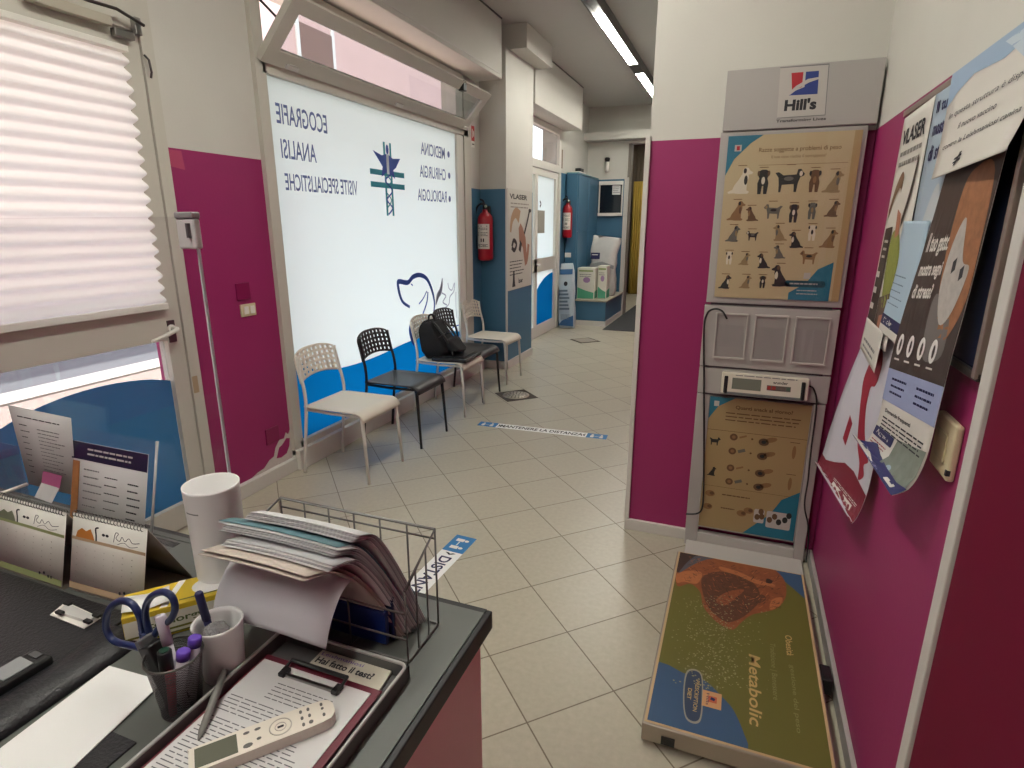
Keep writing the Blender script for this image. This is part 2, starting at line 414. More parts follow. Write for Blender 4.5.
# peeled paint by the skirting, under the window corner
pl = Canvas(lambda u, v, h: (XL + .001 + h, u, v))
pl.poly('flake', [(2.45, .085), (2.50, .10), (2.55, .105), (2.60, .14), (2.64, .15), (2.66, .20), (2.70, .24), (2.74, .235), (2.76, .27), (2.78, .25), (2.80, .28), (2.80, .085)], mat('bare_plaster', (196, 186, 180), .9, var=.1, scale=60))
pl.poly('flake', [(2.66, .13), (2.70, .12), (2.75, .13), (2.78, .17), (2.79, .22), (2.76, .23), (2.72, .20), (2.69, .19)], mat('magenta_flake', PINK, .7), 2)
pl.grp('flake').build('trim_peeled_paint_patch', kind='structure')

# ---------------------------------------------------------------- the shop window
gw = G()
X0, X1 = -2.70, -2.59
gw.box((X0, W0, .10), (X1, W0 + .078, ZT), frame_m).box((X0, W1 - .285, .10), (X1 - .012, W1 - .14, ZT), dframe_m).box((X0, W1 - .145, .10), (X1, W1, ZT), frame_m)
gw.box((X0, W0 + .055, .10), (X1, W1 - .045, .175), frame_m).box((X0, W0 + .055, 2.375), (X1, W1 - .045, 2.43), frame_m)
gw.box((X0, W0 + .055, ZT - .05), (X1, W1 - .045, ZT), frame_m)
win = struct('window_1', gw)
WG0, WG1 = W0 + .078, W1 - .285
wave = [(WG0, .73), (3.05, .63), (3.25, .57), (3.55, .545), (3.9, .55), (4.3, .575), (4.7, .57), (5.1, .535), (WG1, .50)]
wv = [(v.x, v.y) for v in spline([(a, b_, 0) for a, b_ in wave], 6)]
fx = lambda u, v, h: (-2.628 + h, u, v)
G().prism([(WG0, .175), (WG1, .175)] + wv[::-1], 0, .006, bluefilm, fx).build('blue_film_pane', win, label='bright blue lower film with a wavy top edge')
G().prism(wv + [(WG1, 2.375), (WG0, 2.375)], 0, .006, frost, fx).build('frosted_pane', win, label='white frosted pane with mirrored lettering')
c = Canvas(lambda u, v, h: (-2.6215 + h, u, v))
lt = mat('slate_blue_lettering', (100, 118, 172), .6); dk = mat('teal_print', (50, 158, 178), .6); nv = mat('royal_print', (56, 92, 184), .6)
def wtext(s, px0, px1, cap):        # left / right end of the baseline
    a = at_x(*px0, XL); b_ = at_x(*px1, XL)
    c.text('lettering', s, b_.y, (a.z + b_.z) / 2, cap, lt, w=b_.y - a.y, mirror=True, bold=.012)
wtext('ECOGRAFIE', (277, 123.5), (327.5, 132.5), .108)
wtext('ANALISI', (282, 157), (317, 163), .105)
wtext('VISITE SPECIALISTICHE', (286, 190), (358, 195), .095)
wtext('MEDICINA', (421, 154), (445, 159), .095)
wtext('CHIRURGIA', (420, 177), (446, 180), .095)
wtext('RADIOLOGIA', (418, 200), (447, 202.5), .095)
for q in ((266, 110), (269, 145.5), (273, 181), (448.6, 154.5), (449.3, 175.7), (449.8, 199)):
    v = at_x(*q, XL); c.poly('lettering', ell(v.y + .0, v.z, .024, .028), lt)
cy0, cz0 = 4.12, 1.9
for dy in (-.035, .05): c.rect('emblem', cy0 + dy - .012, 1.62, cy0 + dy + .014, 2.16, dk)
for z_ in (1.825, 1.915): c.rect('emblem', 3.88, z_, 4.36, z_ + .04, dk, 2)
c.poly('emblem', [(3.93, 2.085), (4.05, 2.06), (4.12, 2.08), (4.20, 2.05), (4.31, 2.06), (4.24, 1.985), (4.20, 1.965), (4.22, 1.90), (4.12, 1.95), (4.03, 1.905), (4.05, 1.98)], nv, 3)
c.rect('emblem', cy0 - .012, 1.93, cy0 + .022, 2.13, mat('pale_print', (205, 225, 238), .6), 4)
c.stroke('emblem', [(4.16, 1.93), (4.08, 1.88), (4.17, 1.81), (4.09, 1.74), (4.16, 1.68), (4.10, 1.63)], .014, nv, 4)
c.stroke('emblem', [(4.08, 1.93), (4.16, 1.88), (4.08, 1.81), (4.15, 1.74), (4.09, 1.68)], .012, dk, 4)
c.poly('emblem', ell(4.125, 2.11, .02, .035), nv, 5)
def pw(*P): return [(at_x(a, b_, XL).y, at_x(a, b_, XL).z) for a, b_ in P]
c.stroke('dog_drawing', pw((410, 307), (403, 302), (399.5, 293), (398, 283), (400, 281.5), (408, 282.5), (413, 277), (420, 275), (427, 279), (432, 290), (434.5, 302), (434, 312)), lambda t_: .024 + .018 * math.sin(PI * t_), nv)
c.stroke('dog_drawing', pw((427, 291), (423, 299), (419, 304)), .014, nv); c.stroke('dog_drawing', pw((428, 292), (427, 302), (423, 314)), .02, nv)
c.stroke('dog_drawing', pw((411, 284), (413, 285.5)), .012, nv)
c.stroke('dog_drawing', pw((413.5, 318), (410.5, 328), (412, 338), (414, 346)), lambda t_: .05 * math.sin(PI * t_) + .006, nv); c.stroke('dog_drawing', pw((449, 331), (454, 327), (459, 325)), .012, nv)
gy = mat('pale_grey_print', (150, 160, 185), .7)
c.stroke('cat_drawing', pw((442.5, 278), (441, 290), (438, 296), (436, 305)), lambda t_: .05 * math.sin(PI * t_) + .01, gy)
c.stroke('cat_drawing', pw((442, 293), (446, 296), (443, 302), (447, 305)), .014, gy)
c.stroke('cat_drawing', pw((448, 283), (449, 288), (452, 290), (454.5, 283), (454, 291), (450, 297), (449, 304), (445, 308)), .012, gy)
c.stroke('cat_drawing', pw((456, 292), (456, 305), (457, 318)), .01, gy)
c.build(win, dict(lettering='grey-blue lettering seen mirrored from inside', emblem='blue and teal staff-and-bars emblem', dog_drawing='blue line drawing of a dog', cat_drawing='pale grey line drawing of cats'))
# tilted hopper sash, hinged at its bottom rail
ST0, ST1 = 2.82, 5.44
def hop(v):     # v: 0 at the hinge, 1 at the free top edge -> (x,z)
    return (-2.585 + .27 * v, 2.435 + .285 * v)
hs = thing('hopper_sash', 'grey-framed glazed hopper sash tilted open inward above the frosted window', 'window', (-2.59, 4.22, 2.43))
def hb(g, u0, u1, v0, v1, m, th=.04):
    (xa, za), (xb, zb) = hop(v0), hop(v1); d = Vector((xb - xa, 0, zb - za)).normalized(); nn = Vector((-d.z, 0, d.x)) * th / 2
    P = []
    for (x_, z_) in ((xa, za), (xb, zb)):
        for y_ in (u0, u1):
            for sgn in (-1, 1): P.append((x_ + nn.x * sgn, y_, z_ + nn.z * sgn))
    # order: [a,u0,-],[a,u0,+],[a,u1,-],[a,u1,+],[b..]
    g.add(P, [(0, 1, 3, 2), (4, 6, 7, 5), (0, 4, 5, 1), (2, 3, 7, 6), (0, 2, 6, 4), (1, 5, 7, 3)], m); return g
fr = G(); hb(fr, ST0, ST1, 0, .22, frame_m); hb(fr, ST0, ST1, .80, 1, frame_m); hb(fr, ST0, ST0 + .09, .22, .8, frame_m); hb(fr, ST1 - .09, ST1, .22, .8, frame_m)
fr.build('sash_frame', hs)
hb(G(), ST0 + .09, ST1 - .09, .22, .8, clear, .006).build('pane', hs)
for y_ in (3.05, 4.22, 5.4): hb(G(), y_ - .05, y_ + .05, .02, .09, trim_m, .062).build('hinge', hs)
lk = G(); (xa, za) = hop(.9); lk.box((xa - .02, 4.86, za - .05), (xa + .035, 4.92, za + .03), black, bev=.006).build('latch', hs)
for y_ in (ST0 + .02, ST1 - .02):
    xt, zt = hop(.95); G().tube([(xt, y_, zt), (-2.63, y_, ZT - .05)], .008, dsteel).build('stay', hs)
xt, zt = hop(.6); G().tube([(xt - .01, ST0 + .03, zt), (-2.64, ST0 + .03, 2.8)], .007, black).build('stay', hs)

# ---------------------------------------------------------------- near glazed door
gd = G()
gd.box((X0, D1 - .06, 0), (-2.605, D1, 2.62), frame_m).box((X0, D0, 0), (-2.605, D0 + .06, 2.62), frame_m).box((X0, D0 + .06, 2.38), (-2.605, D1 - .06, 2.62), frame_m)
door = struct('door_1', gd)
L0, L1 = D0 + .065, D1 - .065
lf = G(); XA, XB = -2.68, -2.615
lf.box((XA, L1 - .085, .01), (XB, L1, 2.37), frame_m).box((XA, L0, .01), (XB, L0 + .085, 2.37), frame_m)
lf.box((XA, L0 + .085, .01), (XB, L1 - .085, .14), frame_m).box((XA, L0 + .085, 2.28), (XB, L1 - .085, 2.37), frame_m).box((XA, L0 + .085, 1.0), (XB, L1 - .085, 1.19), frame_m)
lf.build('door_leaf', door)
G().box((-2.652, L0 + .085, 1.19), (-2.646, L1 - .085, 2.28), clear2).build('upper_pane', door)
G().box((-2.652, L0 + .085, .14), (-2.646, L1 - .085, 1.0), clear).build('lower_pane', door)
arch = [(v.x, v.y) for v in spline([(L0 + .087, .35, 0), (.85, .52, 0), (1.05, .66, 0), (1.275, .775, 0), (1.47, .832, 0), (1.69, .848, 0), (1.9, .828, 0), (L1 - .087, .79, 0)], 6)]
G().prism([(L1 - .087, .142), (L0 + .087, .142)] + arch, 0, .002, doorfilm, lambda u, v, h: (-2.643 + h, u, v)).build('blue_film', door, label='slate-blue film with an arched top on the lower pane')
hd = G(); hd.box((-2.615, 2.045, .985), (-2.607, 2.085, 1.095), dsteel, bev=.002)
hd.tube([(-2.61, 2.06, 1.055), (-2.565, 2.06, 1.055), (-2.555, 2.045, 1.052), (-2.552, 1.98, 1.035), (-2.552, 1.91, 1.02)], [.011, .011, .011, .010, .008], white_pl, 10)
hd.lathe([(.02, 0), (.02, .012)], white_pl, (0, 0, 0), 16, Matrix.Translation((-2.61, 2.06, 1.055)) @ Matrix.Rotation(PI / 2, 4, 'Y'))
hd.build('door_handle', door, label='white lever handle')
tp = Canvas(lambda u, v, h: (-2.604 + h, u, v)); tp.rect('tape_patch', 2.132, .70, 2.165, .79, mat('old_tape', (170, 152, 120), .7)); tp.build(door)
# closer arm and catch at the head of the door
cl = thing('door_closer', 'metal door closer with dark folding arm above the white blind', 'door closer', (-2.6, 1.95, 2.38))
G().box((-2.605, 1.66, 2.36), (-2.57, 1.98, 2.40), mat('worn_metal', (182, 176, 160), .5, .3), bev=.004).build('body', cl)
G().tube([(-2.575, 1.55, 2.47), (-2.565, 1.80, 2.445), (-2.56, 1.87, 2.425), (-2.56, 2.0, 2.43), (-2.56, 2.12, 2.40)], .007, dsteel).build('arm', cl)
G().box((-2.605, 1.99, 2.33), (-2.575, 2.08, 2.362), steel, bev=.003).box((-2.605, 2.09, 2.36), (-2.575, 2.12, 2.43), steel, bev=.003).build('bracket', cl)
G().tube([(-2.603, 2.135, 2.29), (-2.585, 2.14, 2.27), (-2.585, 2.145, 2.22), (-2.60, 2.15, 2.20)], .005, dsteel).build('hook', cl)
# pleated blind
bl = thing('pleated_blind', 'white pleated blind drawn down over the upper glass of the near door', 'blind', (-2.59, 1.35, 1.17))
blm = bpy.data.materials.new('pleated_fabric'); blm.use_nodes = True; t = blm.node_tree; t.nodes.clear()
o_ = t.nodes.new('ShaderNodeOutputMaterial'); a_ = t.nodes.new('ShaderNodeBsdfTranslucent'); a_.inputs[0].default_value = (.88, .90, .90, 1); d_ = t.nodes.new('ShaderNodeBsdfDiffuse'); d_.inputs[0].default_value = (.88, .90, .90, 1)
m_ = t.nodes.new('ShaderNodeMixShader'); m_.inputs[0].default_value = .5; t.links.new(a_.outputs[0], m_.inputs[1]); t.links.new(d_.outputs[0], m_.inputs[2]); t.links.new(m_.outputs[0], o_.inputs[0])
NP = 19
def pleat(u, v):
    k = v * NP * 2; i = int(k); fr_ = k - i; z_ = 2.275 - v * (2.275 - 1.175)
    a = (i % 2); tt = fr_ if a == 0 else 1 - fr_
    return (-2.608 + .026 * (.5 - .5 * math.cos(PI * tt)), .62 + u * (2.030 - .62) + .010 * math.sin(PI * tt / 2), z_ - .006 * tt)
G().grid(pleat, 1, NP * 12, blm, smooth=True).build('pleats', bl)
G().box((-2.612, .62, 2.275), (-2.57, 2.035, 2.30), white_pl, bev=.003).build('head_rail', bl)
G().box((-2.612, .62, 1.155), (-2.58, 2.045, 1.185), white_pl, bev=.003).build('bottom_rail', bl)
# light switch and blank plate on the magenta wall
sw = thing('light_switch', 'cream double light switch on magenta wall beside the window', 'switch', (-2.615, 2.565, 1.06))
v0 = at_x(236, 312, XL + .01)
G().box((-2.62, 2.515, 1.045), (-2.61, 2.625, 1.115), cream_pl, bev=.003).build('plate', sw)
for y_ in (2.535, 2.58): G().box((-2.61, y_, 1.058), (-2.605, y_ + .032, 1.102), white_pl, bev=.002).build('rocker', sw)
G().box((-2.62, 2.50, 1.14), (-2.612, 2.60, 1.235), mat('magenta_plate', (128, 20, 74), .35), bev=.003).build('blank_plate', label='magenta-painted blank plate just above the cream light switch', cat='wall plate')
G().box((-2.62, 2.59, .24), (-2.612, 2.70, .34), mat('magenta_plate', (128, 20, 74), .35), bev=.003).build('blank_plate', label='magenta-painted blank plate low on the wall left of the first white chair', cat='wall plate')

# ---------------------------------------------------------------- far glazed door
gd = G()
gd.box((X0, E0, 0), (-2.60, E0 + .07, 2.87), dframe_m).box((X0, E1 - .10, 0), (-2.60, E1, 2.87), dframe_m).box((X0, E0 + .07, 2.80), (-2.60, E1 - .1, 2.87), dframe_m).box((X0, E0 + .07, 2.28), (-2.60, E1 - .1, 2.38), dframe_m)
d2 = struct('door_2', gd)
lf = G(); a0, a1 = E0 + .075, E1 - .105
lf.box((XA, a0, .01), (XB, a0 + .09, 2.275), dframe_m).box((XA, a1 - .10, .01), (XB, a1, 2.275), dframe_m).box((XA, a0 + .09, .01), (XB, a1 - .1, .17), dframe_m).box((XA, a0 + .09, 2.19), (XB, a1 - .1, 2.275), dframe_m).box((XA, a0 + .09, .92), (XB, a1 - .1, 1.10), frame_m)
ym = (7.62, 7.74); lf.box((XA, ym[0], .17), (XB, ym[1], 2.19), dframe_m)
lf.build('door_leaf', d2)
G().box((-2.652, a0 + .09, 1.10), (-2.646, a1 - .1, 2.19), frost).build('upper_pane', d2)
G().box((-2.652, a0 + .09, .17), (-2.646, a1 - .1, .92), frost).build('lower_pane', d2)
G().box((-2.652, E0 + .07, 2.38), (-2.646, E1 - .1, 2.80), clear).build('transom_pane', d2)
ar = [(v.x, v.y) for v in spline([(7.74, .62, 0), (7.95, .74, 0), (8.2, .82, 0), (8.45, .86, 0), (a1 - .1, .86, 0)], 6)]
G().prism([(a1 - .1, .172), (7.74, .172)] + ar, 0, .002, bluefilm, lambda u, v, h: (-2.644 + h, u, v)).build('blue_film', d2, label='bright blue arched film on the lower pane')
k = Canvas(lambda u, v, h: (-2.643 + h, u, v)); p0 = at_x(537, 210, XL); p1 = at_x(546, 233, XL)
k.rect('taped_notice', min(p0.y, p1.y), min(p0.z, p1.z), max(p0.y, p1.y), max(p0.z, p1.z), mat('back_of_paper', (150, 148, 138), .8)); k.stroke('sticker', pw((541.5, 201), (542.5, 204), (541.5, 207)), .03, ink); k.build(d2)
G().tube([(-2.61, 7.68, 1.03), (-2.56, 7.68, 1.03), (-2.55, 7.66, 1.03), (-2.55, 7.56, 1.03)], .012, white_pl).build('door_handle', d2)

# ================================================================== OUTSIDE
gnd = mat('asphalt', (104, 104, 104), .9, var=.12, scale=25); curb = mat('stone_curb', (190, 184, 172), .8, var=.08, scale=12); pav = mat('pavement', (160, 140, 128), .85, var=.1, scale=8)
G().box((-6.05, -14, -.12), (XL - TW, 22, -.02), pav).build('pavement', kind='structure')
G().box((-6.45, -14, -.16), (-6.05, 22, -.0), curb).build('trim_curb', kind='structure')
G().box((-10.2, -14, -.25), (-6.45, 22, -.10), gnd).build('street', kind='structure')
G().box((-11.0, -14, -.16), (-10.2, 22, -.02), pav).build('far_pavement', kind='structure')
bd = thing('street_building', 'pinkish-orange building across the street seen over the window sash', 'building', (-11.2, 4, -.02))
salmon = mat('salmon_render', (206, 168, 154), .85, var=.06, scale=2)
fg = G(); fg.box((-11.8, -14, -.02), (-11.0, 22, 1.0), mat('stone_base', (190, 160, 140), .8, var=.06, scale=4)).box((-11.8, -14, 1.0), (-11.0, 22, 11.0), salmon); fg.build('facade', bd)
for y_ in (-6.5, -1.5, 3.5, 8.5, 13.5):
    for z_ in (1.3, 4.6):
        w_ = G().box((-11.04, y_, z_), (-10.96, y_ + 1.3, z_ + 1.9), mat('shutter_brown', (120, 84, 66), .6)).build('shutter_window', bd)
        G().box((-11.0, y_ - .1, z_ - .12), (-10.9, y_ + 1.4, z_), curb).build('sill', w_)
        G().box((-11.05, y_ - .12, z_), (-10.96, y_ , z_ + 2.05), mat('pale_surround', (222, 214, 200), .7)).box((-11.05, y_ + 1.3, z_), (-10.96, y_ + 1.42, z_ + 2.05), mat('pale_surround', (222, 214, 200), .7)).build('surround', w_)
blocker = thing('sun_blocker', 'unseen concrete slab added over the shop front to block the sun', 'sun_blocker', (-3.5, 4, 3.6))  # slab added out of view to shade the windows from direct sun
G().box((-4.0, -3, 3.6), (XL - TW, 12, 3.78), mat('concrete', (190, 186, 178), .8)).build('slab', blocker)

# ================================================================== CEILING LIGHTS
def ceil_light(y0, tubes, label, x=-1.43):
    L = thing('ceiling_light', label, 'ceiling light', (x, y0, H - .09), group=None)
    yy = y0; tot = sum(t_ + .45 for t_ in tubes) + .3
    rg = G().box((x - .062, y0 - .9, H - .05), (x + .062, y0 - .3 + tot, H - .002), mat('lamp_rail_grey', (92, 90, 88), .5))
    for s_ in (-1, 1): rg.box((x + s_ * .056 - .006, y0 - .9, H - .095), (x + s_ * .056 + .006, y0 - .3 + tot, H - .05), mat('lamp_rail_grey', (92, 90, 88), .5))
    rg.build('rail', L)
    for t_ in tubes:
        G().box((x - .050, yy, H - .092), (x + .050, yy + t_, H - .05), mat('lit_diffuser_%g' % LAMP, (255, 252, 240), .5, emit=LAMP)).build('diffuser', L); yy += t_ + .45
        G().box((x - .050, yy - .45, H - .0945), (x + .050, yy, H - .05), mat('lamp_cap', (70, 68, 66), .5)).build('end_cap', L)
    return L
LAMP = 30.0
l0 = at_z(600, 17, H - .09)
ceil_light(5.85, [1.65, 1.5], 'long slim ceiling light with glowing white tubes above the corridor', -1.385)
ceil_light(11.6, [1.5], 'unseen lamp added to brighten the room beyond the far doorway', -1.2)  # hidden extra lamp, added to lift the dim far room
LAMP = 40.0
ceil_light(-1.4, [1.5], 'ceiling light over the reception desk behind the viewpoint', -.9)
ceil_light(1.0, [1.5], 'unseen lamp added above the waiting side of the desk to brighten it', -1.0)  # extra fill lamp added out of view for the near area
# ================================================================== CHAIRS
def chair_geo(frame, shell):
    """local: seat faces +X, centre of the footprint at the origin; returns list of (part, G)"""
    W2 = .205; fx_, bx_ = .245, -.245
    parts = []
    def rear(s):
        y = s * (W2 - .012)
        return spline([(bx_, y * 1.02, .0), (bx_ + .03, y, .25), (bx_ + .055, y, .44), (bx_ + .05, y * .98, .56), (bx_ + .025, y * .95, .66), (bx_ + .01, y * .93, .77)], 5)
    for s in (-1, 1):
        parts.append(('rear_leg', G().tube(rear(s), .0105, frame, 10)))
        parts.append(('front_leg', G().tube([(fx_, s * (W2 - .008), 0), (fx_ - .025, s * (W2 - .018), .41), (fx_ - .035, s * (W2 - .02), .43)], [.009, .0125, .012], frame, 10)))
        parts.append(('side_rail', G().tube([(fx_ - .035, s * (W2 - .02), .43), (0, s * (W2 - .022), .425), (bx_ + .055, s * (W2 - .014), .435)], .010, frame, 8)))
    def seat(u, v):
        x = bx_ + .04 + u * .455; y = (v - .5) * 2 * W2
        z = .452 - .016 * math.sin(PI * min(1, u / .85)) * (1 - (2 * v - 1) ** 4)
        if u > .84:
            a = (u - .84) / .16 * PI / 2; x = bx_ + .04 + .84 * .455 + .062 * math.sin(a); z = .452 - .055 * (1 - math.cos(a))
        if u < .12: y *= .95 + .05 * u / .12
        return (x, y, z)
    g = G(); g.grid(seat, 24, 12, shell); parts.append(('seat', g))
    NU, NV = 19, 11
    def back(u, v):
        y = (u - .5) * 2 * (W2 - .004); z = .60 + v * .205
        e = abs(2 * u - 1)
        if v > .72: k = (v - .72) / .28; y *= 1 - .10 * k ** 2
        z -= .03 * (e ** 3) * v * v
        z += .035 * (1 - e * e) * (1 - v) * .8
        x = bx_ + .038 - .04 * v + .0 - .03 * (1 - e * e)
        return (x, y, z)
    g = G(); g.grid(back, NU * 1, NV, shell, skip=lambda i, j: i % 2 == 1 and j % 2 == 1); parts.append(('backrest', g))
    return parts
def make_chair(name, label, frame, shell, x, y, rz=0):
    t_ = thing(name, label, 'chair', (x, y, 0), rz, 'waiting-area chairs along the window', local=True)
    for pn, g in chair_geo(frame, shell): g.build(pn, t_, solid=(.008 if pn in ('seat', 'backrest') else 0))
    return t_
cw_f = mat('white_tube', (214, 212, 204), .4); cw_s = mat('white_shell', (214, 208, 194), .45)
cb_f = mat('black_tube', (24, 24, 26), .4); cb_s = mat('black_shell', (38, 38, 40), .42)
ch_w = make_chair('waiting_chair', 'white perforated-back chair nearest the desk, first in the row by the window', cw_f, cw_s, -2.265, 2.975, .0)
ch_b = make_chair('waiting_chair', 'black perforated-back chair with empty grey-black seat, second in the row', cb_f, cb_s, -2.26, 3.615, 0)
for src, x, y, rz, lb in ((ch_w, -2.275, 4.37, .0, 'white chair that holds the black backpack and laptop case'),
                          (ch_b, -2.30, 4.80, 0.0, 'black chair behind the white chair with the backpack, fourth in the row'),
                          (ch_w, -2.325, 5.46, -.02, 'white chair at the far end of the row in front of the blue column')):
    c = copy_tree(src); c.location = (x, y, 0); c.rotation_euler = (0, 0, rz); c['label'] = lb
# backpack and laptop case on the third chair
bp = thing('backpack', 'black fabric backpack slumped on the third chair', 'backpack', (-2.36, 4.37, .458))
def lump(c, r, m, seed, flat=.0, n=20, e=.7):
    g = G(); rr = random.Random(seed); ph = [rr.random() * 6 for _ in range(6)]
    def fn(u, v):
        a = 2 * PI * u; b_ = PI * v - PI / 2
        def se(t_): return math.copysign(abs(t_) ** e, t_)
        x = se(math.cos(b_)) * se(math.cos(a)); y = se(math.cos(b_)) * se(math.sin(a)); z = se(math.sin(b_))
        k = 1 + .05 * math.sin(3 * a + ph[0] + 2 * b_) + .04 * math.sin(5 * b_ + ph[1] + a) + .03 * math.sin(7 * a + 4 * b_ + ph[2])
        return (c[0] + x * r[0] * k, c[1] + y * r[1] * k, c[2] + z * r[2] * k)
    return g.grid(fn, n * 2, n, m)
Mb = Matrix.Translation((-2.355, 4.37, .468)) @ Matrix.Rotation(-.16, 4, 'Y')
def lb_(c, r, seed, m=blackf, e=.7):
    g = lump(c, r, m, seed, e=e); g.v = [Mb @ Vector((v.x * (max(.35, 1.75 - 4.6 * v.z) if v.x > 0 else 1), v.y * (1 - .9 * max(0, v.z - .08)), v.z)) for v in g.v]; return g
lb_((0, 0, .145), (.10, .155, .155), 3, blackf, .42).build('body', bp)
lb_((.085, .01, .075), (.06, .115, .065), 5, blackf, .5).build('front_pocket', bp)
g = G(); g.tube([Mb @ Vector(q) for q in spline([(-.02, -.05, .295), (-.02, -.03, .345), (-.02, .03, .345), (-.02, .05, .295)], 5)], .009, blackf).build('handle', bp)
for s in (-1, 1):
    G().tube([Mb @ Vector(q) for q in spline([(-.01, s * .06, .29), (.05, s * .08, .275), (.115, s * .09, .18), (.165, s * .085, .06), (.18, s * .10, -.005)], 5)], .011, black).build('strap', bp)
zz = G().tube([Mb @ Vector(q) for q in spline([(.088, -.12, .165), (.105, 0, .185), (.088, .12, .165)], 6)], .004, dsteel).build('zip', bp)
lc = thing('laptop_case', 'flat black laptop case lying on the white seat under the backpack', 'laptop case', (-2.22, 4.37, .448))
MM = Matrix.Translation((-2.195, 4.385, .470)) @ Matrix.Rotation(.06, 4, 'Z')
G().box((-.155, -.19, -.018), (.155, .19, .014), mat('black_leatherette', (26, 25, 28), .35, bump=.2, scale=90), MM, bev=.01).build('body', lc)
G().box((-.10, -.14, .014), (.12, .15, .022), mat('black_leatherette', (26, 25, 28), .35), MM, bev=.003).build('flap', lc)
G().tube([MM @ Vector(q) for q in [(.156, -.18, 0), (.158, 0, .001), (.156, .18, 0)]], .003, dsteel).build('zip', lc)

# ================================================================== FIRE EXTINGUISHERS
lab = mat('extinguisher_label', (216, 210, 200), .5)
def extinguisher(label, x, y, z):
    """hung on a wall face that looks towards -Y"""
    t_ = thing('fire_extinguisher', label, 'fire extinguisher', (x, y, z), 0, 'red fire extinguishers on blue walls', local=True)
    g = G().lathe([(0, .0), (.06, .0), (.078, .012), (.08, .03), (.08, .40), (.074, .44), (.05, .475), (.028, .49), (.026, .515)], red, (0, 0, 0), 32, cap=False)
    g.build('cylinder', t_)
    g = G(); N = 14
    for i in range(N):
        a0 = math.radians(-145 + 110 * i / N); a1 = math.radians(-145 + 110 * (i + 1) / N); r = .0812
        g.add([(r * math.cos(a0), r * math.sin(a0), .12), (r * math.cos(a1), r * math.sin(a1), .12), (r * math.cos(a1), r * math.sin(a1), .37), (r * math.cos(a0), r * math.sin(a0), .37)], [(0, 1, 2, 3)], lab, True)
    lb0 = g.build('label', t_)
    g = G(); rr = random.Random(4)
    for zz_ in [.345, .325, .31, .28, .265, .25, .16, .15, .14]:
        for k in range(6):
            if rr.random() < .2: continue
            a0 = math.radians(-130 + 14 * k); a1 = a0 + math.radians(9); r = .0818
            g.add([(r * math.cos(a0), r * math.sin(a0), zz_), (r * math.cos(a1), r * math.sin(a1), zz_), (r * math.cos(a1), r * math.sin(a1), zz_ + .007), (r * math.cos(a0), r * math.sin(a0), zz_ + .007)], [(0, 1, 2, 3)], ink)
    for k in (-1, 1):
        a0 = math.radians(-90 + 9 * k); g.add([(.0818 * math.cos(a0 + d), .0818 * math.sin(a0 + d), .19 + e_) for d, e_ in ((-.08, 0), (.08, 0), (.08, .035), (-.08, .035))], [(0, 1, 2, 3)], ink)
    g.build('label_print', lb0)
    G().lathe([(.02, .515), (.024, .53), (.022, .56), (.012, .565)], black, n=16).build('valve', t_)
    G().tube([(0, -.01, .555), (.0, -.05, .575), (0, -.12, .565)], .009, black).build('lever', t_)
    G().tube([(0, -.01, .565), (.0, -.05, .60), (0, -.11, .61)], .009, black).build('lever', t_)
    G().tube(spline([(.01, 0, .55), (-.05, 0, .57), (-.10, -.01, .50), (-.105, -.015, .3), (-.095, -.01, .12)], 6), .010, black).build('hose', t_)
    G().lathe([(.014, 0), (.014, .012), (.002, .016)], mat('gauge_white', (200, 210, 190), .4), (0, 0, 0), 14, Matrix.Translation((.02, -.022, .545)) @ Matrix.Rotation(PI / 2, 4, 'X')).build('gauge', t_)
    G().box((-.02, .07, .40), (.02, .098, .55), dsteel).build('wall_bracket', t_)
    return t_
ex = extinguisher('large red fire extinguisher on the blue column end beside the window', -2.525, 5.87 - .1, 1.19)
e2 = copy_tree(ex); e2.scale = (.92, .92, 1.0); e2.location = (-2.546, 9.05 - .092, 1.36); e2['label'] = 'red fire extinguisher hanging on the blue cabinet past the far door'
# red sign above the first extinguisher
k = Canvas(lambda u, v, h: (XL + .001 + h, u + 8.27, v))
k.rect('panel', -2.605, 2.36, -2.53, 2.50, mat('sign_red', (190, 30, 34), .4), 2); k.rect('panel', -2.605, 2.30, -2.53, 2.36, white_pl, 2)
k.rect('pictogram', -2.59, 2.39, -2.575, 2.47, white_pl, 4); k.poly('pictogram', ell(-2.552, 2.43, .011, .03), white_pl, 4)
k.rect('pictogram', -2.595, 2.325, -2.54, 2.335, ink, 4)
sg = thing('extinguisher_sign', 'small red sign on the white wall above the first extinguisher', 'sign', (XL, 5.65, 2.3)); k.build(sg)
k = Canvas(lambda u, v, h: (-2.60 + h, u, v)); v_ = at_x(559, 168, -2.6)
G().box((-2.618, 8.78, 2.36), (-2.61, 8.85, 2.62), mat('brown_plate', (120, 100, 74), .6)).build('small_wall_notice', label='narrow brown notice on the white wall right of the far door', cat='notice')

